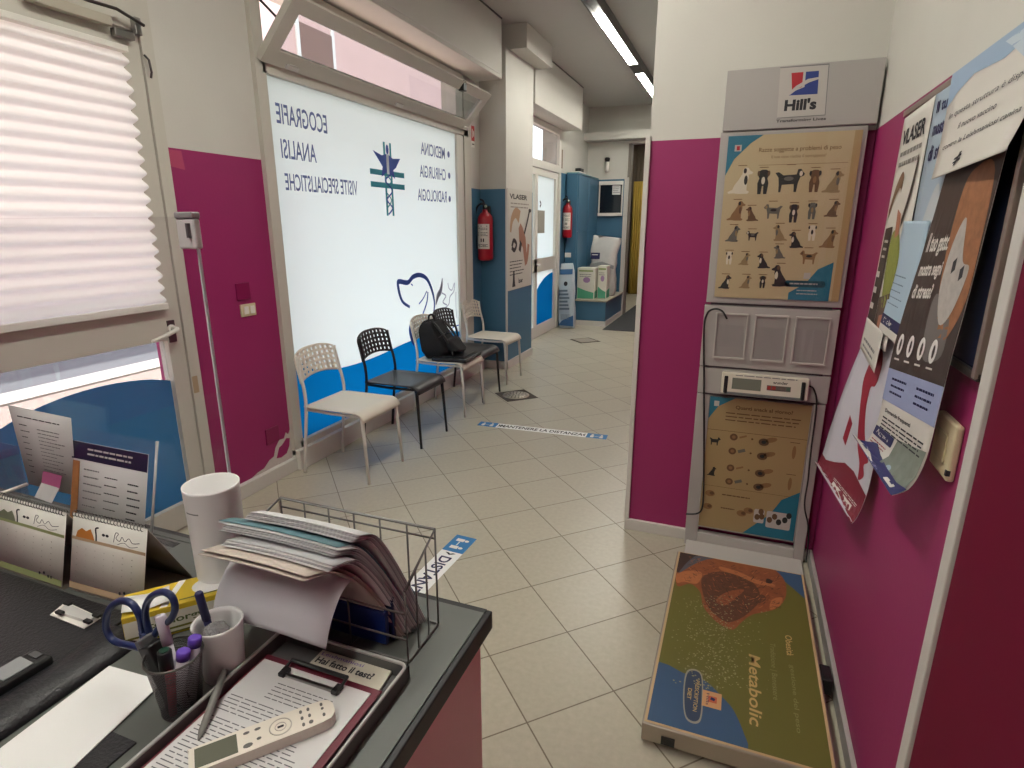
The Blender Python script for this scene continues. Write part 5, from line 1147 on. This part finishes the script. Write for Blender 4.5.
g = G(); l0, r0 = md(0); l1, r1 = md(.48); l2, r2 = md(1); l2 = l2 + Vector((0, -.012, 0)); r2 = r2 + Vector((0, -.012, 0))
g.add([l0, r0, r1, l1], [(0, 1, 2, 3)], pink_n); g.build('pink_half', st, solid=.0004)
G().add([l1, r1, r2, l2], [(0, 1, 2, 3)], paper).build('white_half', st, solid=.0004)
# acrylic stand with price card
sa = thing('acrylic_card_stand', 'clear acrylic stand holding a price card with a navy header, behind the calendars', 'card stand', (-1.22, .78, DZ))
SX0, SX1 = -1.375, -1.115
def ST(u, v, h=0): return (SX0 + (SX1 - SX0) * u, .748 + .06 * v - h, DZ + .004 + .245 * v)
G().grid(lambda u, v: ST(u, v, .004), 1, 1, clean).build('front_pane', sa)
G().grid(lambda u, v: ST(u, v, -.003), 1, 1, clean).build('back_pane', sa)
g = G(); g.box((SX0, .742, DZ), (SX1, .822, DZ + .003), clean); g.build('foot', sa)
g = G(); g.tube([ST(1, 0), ST(1, 1)], .003, mat('acrylic_grey', (176, 178, 180), .2), 6); g.build('edge', sa)
pc = thing('price_card', 'white price card with a navy header and an orange photo strip, in the acrylic stand', 'card', (-1.23, .775, DZ + .01))
G().grid(lambda u, v: ST(.02 + .9 * u, .02 + .86 * v, .001), 1, 1, paper2).build('sheet', pc, solid=.0008)
k = Canvas(lambda u, v, h: ST(.02 + .9 * u, .02 + .86 * v, .002 + h)); k.rect('header', -.02, .82, 1.0, 1.0, mat('dark_navy_header', (30, 32, 66), .5), 1); k.lines('header', .2, .85, .93, 2, -.05, .018, paper2, 2, rag=.15)
k.rect('photo_strip', 0, 0, .10, .80, mat('amber_photo', (170, 118, 70), .5, var=.5, scale=30), 1)
k.lines('lettering', .16, .42, .72, 9, -.075, .012, inkl, 1, rag=.4); k.lines('lettering', .45, .66, .68, 8, -.08, .010, ink, 1, rag=.4); k.lines('lettering', .76, .93, .66, 8, -.07, .014, ink, 1, rag=.4); k.build(pc)
ah = thing('acrylic_pot', 'small clear acrylic leaflet pot at the left end of the desk', 'leaflet pot', (-1.62, .72, DZ))
G().box((-1.68, .69, DZ + .002), (-1.51, .692, DZ + .20), plexi).box((-1.68, .76, DZ + .002), (-1.51, .762, DZ + .20), plexi).box((-1.512, .692, DZ + .002), (-1.51, .76, DZ + .20), plexi).box((-1.68, .69, DZ), (-1.51, .762, DZ + .002), plexi).build('walls', ah)
for z_ in (.88, .965): G().tube([(-1.51, .69, z_), (-1.51, .762, z_)], .004, white_pl, 6).build('edge_bead', ah)

# ---------------------------------------------------------------- white plastic cylinder
wc = thing('plastic_cylinder', 'tall open white plastic cylinder behind the pen cups', 'cylinder', (-.862, .705, DZ))
wp_ = mat('satin_white_plastic', (224, 223, 222), .45)
cxx, cyy, cr = -.862, .712, .0475
g = G(); g.lathe([(cr * .93, 0), (cr * .95, .11), (cr, .232), (cr * 1.01, .237), (cr * .95, .236), (cr * .92, .12), (cr * .9, .004)], wp_, (cxx, cyy, DZ), 40, cap=False); g.lathe([(0, .004), (cr * .9, .004)], wp_, (cxx, cyy, DZ), 40, cap=False); g.build('shell', wc)
g = G()
for i in range(7):
    a0 = math.radians(-108 + i * 5); a1 = a0 + math.radians(4.6); r = cr * 1.0; g.add([(cxx + r * math.cos(a0), cyy + r * math.sin(a0), DZ + .196), (cxx + r * math.cos(a1), cyy + r * math.sin(a1), DZ + .196), (cxx + r * math.cos(a1), cyy + r * math.sin(a1), DZ + .1985), (cxx + r * math.cos(a0), cyy + r * math.sin(a0), DZ + .1985)], [(0, 1, 2, 3)], inkl)
g.build('slot_mark', wc)
# yellow box
yb_ = thing('medicine_box', 'yellow and white medicine box lying between calendar and white cylinder', 'box', (-.92, .64, DZ))
yel = mat('yellow_carton', (206, 178, 40), .5); MY = Matrix.Translation((-.882, .632, DZ + .0285)) @ Matrix.Rotation(math.radians(50), 4, 'Z')
G().box((-.085, -.038, -.028), (.085, .038, .028), yel, MY, bev=.0015).build('carton', yb_)
k = Canvas(lambda u, v, h: tuple(MY @ Vector((u, -.0385 - h, v)))); k.rect('side_print', -.084, -.022, .084, .018, mat('carton_white', (214, 212, 196), .5), 1); k.rect('side_print', -.084, -.016, .084, -.012, mat('olive_line', (110, 110, 40), .6), 2); k.rect('side_print', -.084, -.024, .084, -.021, mat('olive_line', (110, 110, 40), .6), 2); k.text('side_print', 'Stomorgyl', -.06, -.004, .012, mat('carton_text', (80, 96, 50), .6), w=.10, bold=.02, h=2); k.build(yb_)
k = Canvas(lambda u, v, h: tuple(MY @ Vector((u, v, .0285 + h)))); k.poly('top_print', ell(.05, .0, .03, .026), paper, 1); k.poly('top_print', [(-.03, -.037), (.0, .037), (.012, .037), (-.018, -.037)], paper, 1); k.rect('top_print', -.0, -.030, .084, -.026, mat('olive_line', (110, 110, 40), .6), 2); k.build(yb_)
cr_ = thing('folded_slip', 'small folded white paper slip on top of the yellow box', 'paper', (-.93, .62, DZ + .058))
g = G(); g.grid(lambda u, v: tuple(MY @ Vector((-.084 + .07 * u, -.032 + .05 * v, .030 + .012 * abs(u - .5)))), 6, 1, paper); g.build('slip', cr_, solid=.0006)

# ---------------------------------------------------------------- mesh cup with pens and scissors
mesh_m = bpy.data.materials.new('black_wire_mesh'); mesh_m.use_nodes = True; t = mesh_m.node_tree; t.nodes.clear()
o_ = t.nodes.new('ShaderNodeOutputMaterial'); tr_ = t.nodes.new('ShaderNodeBsdfTransparent'); pr = t.nodes.new('ShaderNodeBsdfPrincipled'); pr.inputs['Base Color'].default_value = srgb(74, 70, 74); pr.inputs['Roughness'].default_value = .4; pr.inputs['Metallic'].default_value = .3
mx = t.nodes.new('ShaderNodeMixShader'); uvn = t.nodes.new('ShaderNodeTexCoord'); mp_ = t.nodes.new('ShaderNodeMapping'); mp_.inputs['Scale'].default_value = (520, 520, 520); ch = t.nodes.new('ShaderNodeTexChecker'); ch.inputs['Scale'].default_value = 1
t.links.new(uvn.outputs['Object'], mp_.inputs[0]); t.links.new(mp_.outputs[0], ch.inputs['Vector'])
mth = t.nodes.new('ShaderNodeMath'); mth.operation = 'MULTIPLY_ADD'; mth.inputs[1].default_value = .5; mth.inputs[2].default_value = .42; t.links.new(ch.outputs['Fac'], mth.inputs[0]); t.links.new(mth.outputs[0], mx.inputs[0]); t.links.new(tr_.outputs[0], mx.inputs[1]); t.links.new(pr.outputs[0], mx.inputs[2]); t.links.new(mx.outputs[0], o_.inputs[0])
PCX, PCY = -.708, .483
pc_ = thing('pencil_cup', 'grey wire-mesh pencil cup crowded with markers and scissors', 'pencil cup', (PCX, PCY, DZ))
G().lathe([(.027, .004), (.030, .03), (.036, .085), (.038, .094)], mesh_m, (PCX, PCY, DZ), 36, cap=False).build('mesh_wall', pc_)
G().tube([(PCX + .038 * math.cos(a), PCY + .038 * math.sin(a), DZ + .095) for a in [2 * PI * i / 30 for i in range(30)]], .0018, dsteel, 6, closed=True).build('rim', pc_)
G().lathe([(0, 0), (.026, 0), (.028, .004), (.0, .004)], dsteel, (PCX, PCY, DZ), 30, cap=False).build('base', pc_)
def pen(name, label, cat, a, b, r, m, capm=None, capf=.3, endm=None, tipm=None):
    a = Vector(a); b = Vector(b); t_ = thing(name, label, cat, tuple(a)); d = b - a
    G().tube([a + d * .03, a + d * (1 - capf)], r, m, 12).build('barrel', t_)
    G().tube([a, a + d * .03], [r * .3, r * .9], tipm or m, 12).build('tip', t_)
    G().tube([a + d * (1 - capf), a + d * .985, b], [r * 1.12, r * 1.12, r * .9], capm or m, 12).build('cap', t_)
    if endm: G().tube([b, b + d.normalized() * .0015], r * .75, endm, 12).build('end_plug', t_)
    return t_
bz = DZ + .006
purple = mat('purple_cap', (92, 60, 168), .35); mkw = mat('marker_white', (196, 190, 200), .4)
pen('marker', 'white marker with a purple cap, nearer of the two in the mesh cup', 'marker', (PCX + .004, PCY - .010, bz), (PCX + .020, PCY + .002, DZ + .106), .0085, mkw, purple, .13)
pen('marker', 'white marker with a purple cap, farther back in the mesh cup', 'marker', (PCX + .006, PCY + .008, bz), (PCX + .018, PCY + .024, DZ + .112), .0085, mkw, purple, .13)
pen('marker', 'black marker with a dark green end in the mesh cup', 'marker', (PCX - .006, PCY - .012, bz), (PCX - .003, PCY - .010, DZ + .108), .0085, black, black, .3, mat('dark_green_end', (30, 70, 54), .4))
pen('marker', 'thin white pen leaning left out of the mesh cup', 'pen', (PCX + .014, PCY - .006, bz), (PCX - .022, PCY + .006, DZ + .150), .0065, mkw, mkw, .3)
pen('marker', 'red marker sunk between the green-ended and purple markers', 'marker', (PCX + .004, PCY - .018, bz), (PCX + .010, PCY - .016, DZ + .080), .006, mat('marker_red', (170, 50, 70), .4), mat('marker_red', (170, 50, 70), .4), .2)
pen('ball_pen', 'silver-ringed ball pen standing behind the scissors handles', 'pen', (PCX - .008, PCY + .008, bz), (PCX - .024, PCY + .004, DZ + .150), .0045, steel, steel, .2)
ho = thing('stapler', 'black plastic stapler head leaning in the left of the mesh cup', 'stapler', (PCX - .03, PCY - .01, bz))
MHo = Matrix.Translation((PCX - .019, PCY - .004, DZ + .066)) @ Matrix.Rotation(-.42, 4, 'Y')
G().box((-.014, -.013, -.055), (.012, .012, .045), black, MHo, bev=.003).build('body', ho); G().box((-.016, -.012, .025), (-.004, .012, .055), mat('grey_soft', (80, 80, 82), .4), MHo, bev=.002).build('tip', ho)
# scissors, handles up
sc_ = thing('scissors', 'scissors with dark blue loop handles standing in the mesh cup', 'scissors', (PCX - .02, PCY, bz))
bh = mat('dark_blue_handle', (28, 42, 86), .35)
ls = [at_y(*q, .492) for q in ((152, 668), (140, 655), (128, 645), (113, 640), (106, 627), (109, 610), (120, 601), (132, 604), (140, 617), (143, 632), (148, 648))]
rs_ = [at_y(*q, .492) for q in ((158, 655), (152, 636), (146, 620), (146, 606), (152, 596), (163, 592), (172, 597), (175, 609), (170, 620), (160, 627))]
G().tube(spline([tuple(q) for q in ls[2:]], 5, True), .0052, bh, 10, closed=True).build('loop_handle', sc_)
G().tube(spline([tuple(q) for q in rs_[1:]], 5, True), .0050, bh, 10, closed=True).build('loop_handle', sc_)
G().tube([tuple(ls[9]), tuple(at_y(150, 662, .489)), (PCX - .012, PCY + .002, DZ + .08)], [.006, .006, .004], bh, 8).build('shank', sc_)
G().tube([tuple(rs_[1]), tuple(at_y(157, 652, .489)), (PCX - .008, PCY + .004, DZ + .08)], [.006, .005, .004], bh, 8).build('shank', sc_)
g = G(); g.add([(PCX - .018, PCY + .002, DZ + .09), (PCX - .004, PCY + .003, DZ + .09), (PCX - .008, PCY + .001, bz), (PCX - .012, PCY, bz)], [(0, 1, 2, 3)], steel); g.build('blade', sc_, solid=.0015)
# white cup with pen
WCX, WCY = -.706, .559
wcup = thing('white_cup', 'small white plastic cup with a blue pen between the mesh cup and the hanging papers', 'cup', (WCX, WCY, DZ))
g = G(); g.lathe([(.028, 0), (.030, .004), (.036, .092), (.0375, .097), (.0345, .097), (.033, .09), (.027, .006)], wp_, (WCX, WCY, DZ), 36, cap=False); g.lathe([(0, .004), (.028, .004)], wp_, (WCX, WCY, DZ), 36, cap=False); g.build('wall', wcup)
pen('ballpoint_pen', 'dark blue ballpoint pen standing in the white cup', 'pen', (WCX - .012, WCY + .004, bz), (WCX - .018, WCY - .010, DZ + .150), .0055, navy, navy, .35)
cw = thing('crumpled_wrapper', 'crumpled clear wrapper and clips inside the white cup', 'wrapper', (WCX + .002, WCY, DZ + .06))
g = lump((WCX - .002, WCY - .004, DZ + .078), (.020, .020, .016), mat('cellophane', (150, 148, 150), .15, .2, bump=1.0, scale=160), 8, n=14, e=1); g.build('wrapper', cw)

# ---------------------------------------------------------------- tray, clipboard, remote
TX0, TX1, TY0, TY1 = -.672, -.426, .24, .656
trm = mat('smoke_grey_plastic', (86, 86, 86), .3); rimm = mat('tray_rim', (168, 168, 164), .3)
ty = thing('letter_tray', 'smoke grey plastic letter tray holding a clipboard', 'tray', (-.567, .46, DZ))
G().box((TX0 + .008, TY0 + .008, DZ), (TX1 - .008, TY1 - .008, DZ + .003), trm).build('bottom', ty)
g = G()
for (a0, b0, a1, b1) in ((TX0, TY0, TX0 + .004, TY1), (TX1 - .004, TY0, TX1, TY1), (TX0, TY1 - .004, TX1, TY1), (TX0, TY0, TX1, TY0 + .004)): g.box((a0, b0, DZ), (a1, b1, DZ + .024), trm)
g.build('side_wall', ty)
G().tube([(a[0], a[1], DZ + .025) for a in rrect(TX0 + .002, TY0 + .002, TX1 - .002, TY1 - .002, .012)], .0028, rimm, 8, closed=True).build('rim', ty)
cbm = mat('burgundy_board', (96, 26, 44), .45)
MC = Matrix.Translation((-.572, .455, DZ + .012)) @ Matrix.Rotation(.0, 4, 'Z')
lf_ = thing('folded_leaflet', 'cream leaflet with bold heading tucked behind the clipboard clip', 'leaflet', (-.5, .64, DZ + .005))
q = [at_z(*a, DZ + .011) for a in ((325, 650), (386, 667), (377, 684), (316, 668))]
q = [Vector((-.588, .650, 0)), Vector((-.455, .650, 0)), Vector((-.448, .58, 0)), Vector((-.588, .58, 0))]
g = G(); g.prism([(a.x, a.y) for a in q], DZ + .004, DZ + .009, mat('cream_card', (200, 194, 178), .6)); g.build('sheet', lf_)
k = Canvas(lambda u, v, h: (u, v, DZ + .0092 + h)); k.text('lettering', 'Hai fatto il test?', -.582, .622, .012, ink, w=.108, bold=.03); k.text('lettering', 'Leishmaniosi', -.582, .639, .007, purple, w=.08); k.build(lf_)
cp = thing('clipboard', 'burgundy clipboard with a printed form under a black clip, lying in the tray', 'clipboard', (-.572, .455, DZ + .009))
CX0, CX1, CY0, CY1 = -.664, -.444, .285, .607
G().box((CX0, CY0, DZ + .009), (CX1, CY1, DZ + .012), cbm, bev=.0012).build('board', cp)
cl_ = G(); a0 = CY1 - .006
G().tube([(-.607, a0 - .022, DZ + .018), (-.607, a0, DZ + .022), (-.502, a0, DZ + .022), (-.502, a0 - .022, DZ + .018)], .0035, black, 8).build('clip_wire', cp)
G().box((-.610, a0 - .026, DZ + .013), (-.499, a0 - .020, DZ + .018), steel, bev=.001).build('clip_bar', cp)
for x_ in (-.604, -.505): G().box((x_ - .006, a0 - .03, DZ + .014), (x_ + .006, a0 - .012, DZ + .021), black, bev=.002).build('clip_corner', cp)
inkf = mat('form_ink', (92, 90, 96), .8)
pf_ = thing('printed_form', 'printed form on the clipboard with rows of small text', 'paper', (-.572, .45, DZ + .0122))
G().box((CX0 + .006, CY0 + .004, DZ + .0122), (CX1 - .012, CY1 - .012, DZ + .0136), paper2).build('sheet', pf_)
k = Canvas(lambda u, v, h: (u, v, DZ + .0138 + h)); k.lines('lettering', -.60, -.49, .560, 5, -.0070, .0015, inkf, 1, rag=.3, seed=2); k.lines('lettering', -.650, -.485, .518, 5, -.0066, .0015, inkf, 1, rag=.2, seed=3); k.lines('lettering', -.650, -.468, .478, 28, -.0064, .0015, inkf, 1, rag=.15, seed=4); k.build(pf_)
# remote control
rc = thing('remote_control', 'white air conditioner remote lying across the printed form', 'remote control', (-.555, .49, DZ + .0142))
A = Vector((-.596, .402, 0)); B = Vector((-.480, .541, 0)); d = B - A; L = d.length; ang = math.atan2(d.y, d.x); mid = (A + B) / 2
MR = Matrix.Translation((mid.x, mid.y, DZ + .0147)) @ Matrix.Rotation(ang, 4, 'Z')
rcm = mat('remote_white', (214, 206, 194), .4)
g = G(); pts = [(v.x, v.y) for v in spline([(a, b_, 0) for a, b_ in ((-L / 2, -.017), (-L / 2 + .006, -.0205), (0, -.021), (L / 2 - .018, -.020), (L / 2 - .002, -.012), (L / 2, .0), (L / 2 - .002, .012), (L / 2 - .018, .020), (0, .021), (-L / 2 + .006, .0205), (-L / 2, .017), (-L / 2 - .001, 0))], 3, True)]
g.prism(pts, 0, .016, rcm, M=MR); g.build('body', rc, bevel=.003)
kk = Canvas(lambda u, v, h: tuple(MR @ Vector((u, v,   .0162 + h)))); 
G().box((-L / 2 + .006, -.016, .0155), (-L / 2 + .056, .016, .0165), mat('lcd_olive', (98, 100, 88), .2), MR).build('screen', rc)
g = G(); ku = -L / 2 + .068
for i, (u, v, a, b_) in enumerate(((0, .011, .004, .002), (.0, -.011, .006, .0035), (.014, .011, .004, .002), (.014, -.006, .003, .002), (.070, .012, .002, .003), (.070, 0, .002, .003), (.070, -.012, .002, .003), (.080, .012, .002, .003), (.080, 0, .002, .003), (.080, -.012, .003, .003), (.098, .012, .002, .003), (.098, .004, .002, .002), (.098, -.008, .002, .003))):
    g.prism(ell(ku + u, v, a, b_, 10), .0158, .0168, mat('key_grey', (96, 94, 92), .5), M=MR)
g.build('buttons', rc)
g = G(); g.tube([MR @ Vector((ku + .042 + .014 * math.cos(a), .014 * math.sin(a), .0162)) for a in [2 * PI * i / 24 for i in range(24)]], .0009, mat('key_ring', (176, 170, 160), .4), 5, closed=True)
g.tube([MR @ Vector((ku + .042 + .007 * math.cos(a), .007 * math.sin(a), .0162)) for a in [2 * PI * i / 24 for i in range(24)]], .0007, mat('key_ring', (176, 170, 160), .4), 5, closed=True)
for a in (.5, 1.5): g.box((ku + .036 + a * 4e-3, -.0015, .0158), (ku + .040 + a * 4e-3, .0015, .0167), ink, MR)
g.build('dial_ring', rc)
# grey pen leaning over the rim
gp_ = thing('grey_pen', 'flat grey stylus pen leaning on the left rim of the tray', 'pen', (-.66, .47, DZ + .015))
a = Vector((-.626, .440, DZ + .0155)); b_ = Vector((-.676, .535, DZ + .0340)); g = G(); dd = (b_ - a)
g.tube([a, a + dd * .12, a + dd * .6, b_], [.0015, .0048, .0062, .005], mat('pen_grey', (112, 110, 106), .4), 10); g.build('barrel', gp_)

# ---------------------------------------------------------------- wire file basket
BX0, BX1, BY0, BY1, BZ = -.775, -.444, .682, .785, DZ + .003
TX0b, TX1b, TY0b, TY1b = -.775, -.444, .665, .785
wb = thing('wire_basket', 'grey wire file basket full of folders on the far right of the desk', 'basket', (-.61, .73, DZ))
ZTb = 1.050; w3 = wire_m
def loop(z, y0, y1, r=.0024): return G().tube([(a[0], a[1], z) for a in rrect(BX0, y0, BX1, y1, .006, 3)], r, w3, 6, closed=True)
loop(BZ, BY0, BY1).build('bottom_ring', wb)
bk = G().tube([(BX0, BY0 - .02, ZTb - .035), (BX0, BY1, ZTb), (BX1, BY1, ZTb), (BX1, BY0 - .0, ZTb - .055)], .0026, w3, 8); bk.build('top_rail', wb)
G().tube([(BX0, BY1, ZTb - .018), (BX1, BY1, ZTb - .018)], .0018, w3, 6).build('rail', wb)
G().tube([(BX0, BY0, ZTb - .055), (BX0, BY0, BZ + .09), (BX1, BY0, BZ + .09)], .0018, w3, 6).build('rail', wb)
G().tube([(BX0, BY0, BZ + .042), (BX1, BY0, BZ + .042)], .0018, w3, 6).build('rail', wb)
n_ = 6
for i in range(n_ + 1):
    x_ = BX0 + (BX1 - BX0) * i / n_; G().tube([(x_, BY1, ZTb), (x_, BY1, BZ)], .0017, w3, 6).build('upright', wb)
for i in (0, 2, 4, 6):
    x_ = BX0 + (BX1 - BX0) * i / n_; G().tube([(x_, BY0, BZ + (.09 if 0 < i < 6 else .128)), (x_, BY0, BZ), (x_, BY1, BZ)], .0017, w3, 6).build('upright', wb)
for i in (1, 2):
    y_ = BY0 + (BY1 - BY0) * i / 3; zt_ = ZTb - .055 + .055 * i / 3
    for x_ in (BX0, BX1): G().tube([(x_, y_, BZ), (x_, y_, zt_)], .0017, w3, 6).build('upright', wb)
# folders: stand in the basket and flop over towards the near left
def flop(name, label, cat, x0, x1, yb, zb, prof, m, th=.0012, skew=0, leaves=1, leafm=None, gap=.003, skewr=None):
    skewr = skew if skewr is None else skewr
    """prof: list of (dy, z) from the bottom edge up and over"""
    t_ = thing(name, label, cat, ((x0 + x1) / 2, yb, zb))
    pr_ = spline([(a, b_, 0) for a, b_ in prof], 5); N = len(pr_) - 1
    for L_ in range(leaves):
        g = G()
        def fn(u, v):
            f_ = v * N; i = min(int(f_), N - 1); q_ = pr_[i].lerp(pr_[i + 1], f_ - i)
            return (x0 + (x1 - x0) * u + (skew * (1 - u) + skewr * u) * v + .002 * L_, yb + q_.x + gap * L_, q_.y + gap * L_ * v + .004 * math.sin(u * 3) * v)
        g.grid(fn, 6, 20, (leafm if leafm and L_ % 2 else m)); g.build('cover' if L_ in (0, leaves - 1) else 'leaf', t_, solid=th)
    return t_
fw = mat('folder_white', (196, 196, 196), .6); fg_ = mat('folder_grey', (166, 166, 168), .6); fb = mat('folder_teal', (90, 124, 132), .5); fbe = mat('folder_beige', (184, 172, 162), .6); fmv = mat('folder_mauve', (132, 112, 112), .6)
bx_ = thing('blue_folder_box', 'dark blue plastic folder box standing low in the wire basket', 'folder', (-.56, .72, BZ + .003))
dbl = mat('deep_blue_plastic', (24, 44, 110), .35)
G().box((-.61, .70, BZ + .003), (-.497, .712, BZ + .066), dbl, bev=.002).build('body', bx_); G().box((-.602, .714, BZ + .003), (-.49, .722, BZ + .085), mat('darker_blue_plastic', (18, 26, 66), .35), bev=.002).build('divider', bx_)
flop('magazine', 'thick pale magazine with rolled spine on top of the folder heap', 'magazine', -.70, -.470, .768, BZ + .004, [(0, BZ + .004), (-.022, BZ + .075), (-.050, BZ + .150), (-.075, BZ + .200), (-.103, BZ + .210)], fw, .0012, -.042, 5, fg_, .0022, -.055)
flop('teal_folder', 'grey-white folder with a teal corner just under the pale magazine', 'folder', -.715, -.472, .760, BZ + .004, [(0, BZ + .004), (-.022, BZ + .072), (-.052, BZ + .146), (-.080, BZ + .194), (-.112, BZ + .204)], fw, .0012, -.068, 2, fb, .0024, -.071)
flop('grey_folder', 'grey folder with a bundle of forms in the middle of the heap', 'folder', -.705, -.474, .750, BZ + .004, [(0, BZ + .004), (-.022, BZ + .070), (-.052, BZ + .140), (-.080, BZ + .186), (-.112, BZ + .197)], fg_, .0012, -.063, 4, fw, .0026, -.067)
flop('form_bundle', 'bundle of white forms sticking out flat from the heap', 'papers', -.70, -.478, .738, BZ + .004, [(0, BZ + .004), (-.022, BZ + .066), (-.050, BZ + .132), (-.082, BZ + .178), (-.122, BZ + .186)], paper, .001, -.045, 4, fg_, .0022, -.055)
flop('beige_folder', 'beige-edged folder sticking out farthest to the left', 'folder', -.71, -.480, .726, BZ + .004, [(0, BZ + .004), (-.020, BZ + .062), (-.048, BZ + .124), (-.085, BZ + .168), (-.136, BZ + .180)], fbe, .0012, -.055, 2, fbe, .005, -.078)
flop('drooping_sheet', 'large white sheet drooping forward out of the basket over the tray', 'paper', -.755, -.525, .712, BZ + .03, [(0, BZ + .03), (-.012, BZ + .105), (-.032, BZ + .140), (-.068, BZ + .134), (-.098, BZ + .098), (-.112, BZ + .060)], mat('lavender_white_sheet', (190, 188, 194), .7), .0006, -.012)
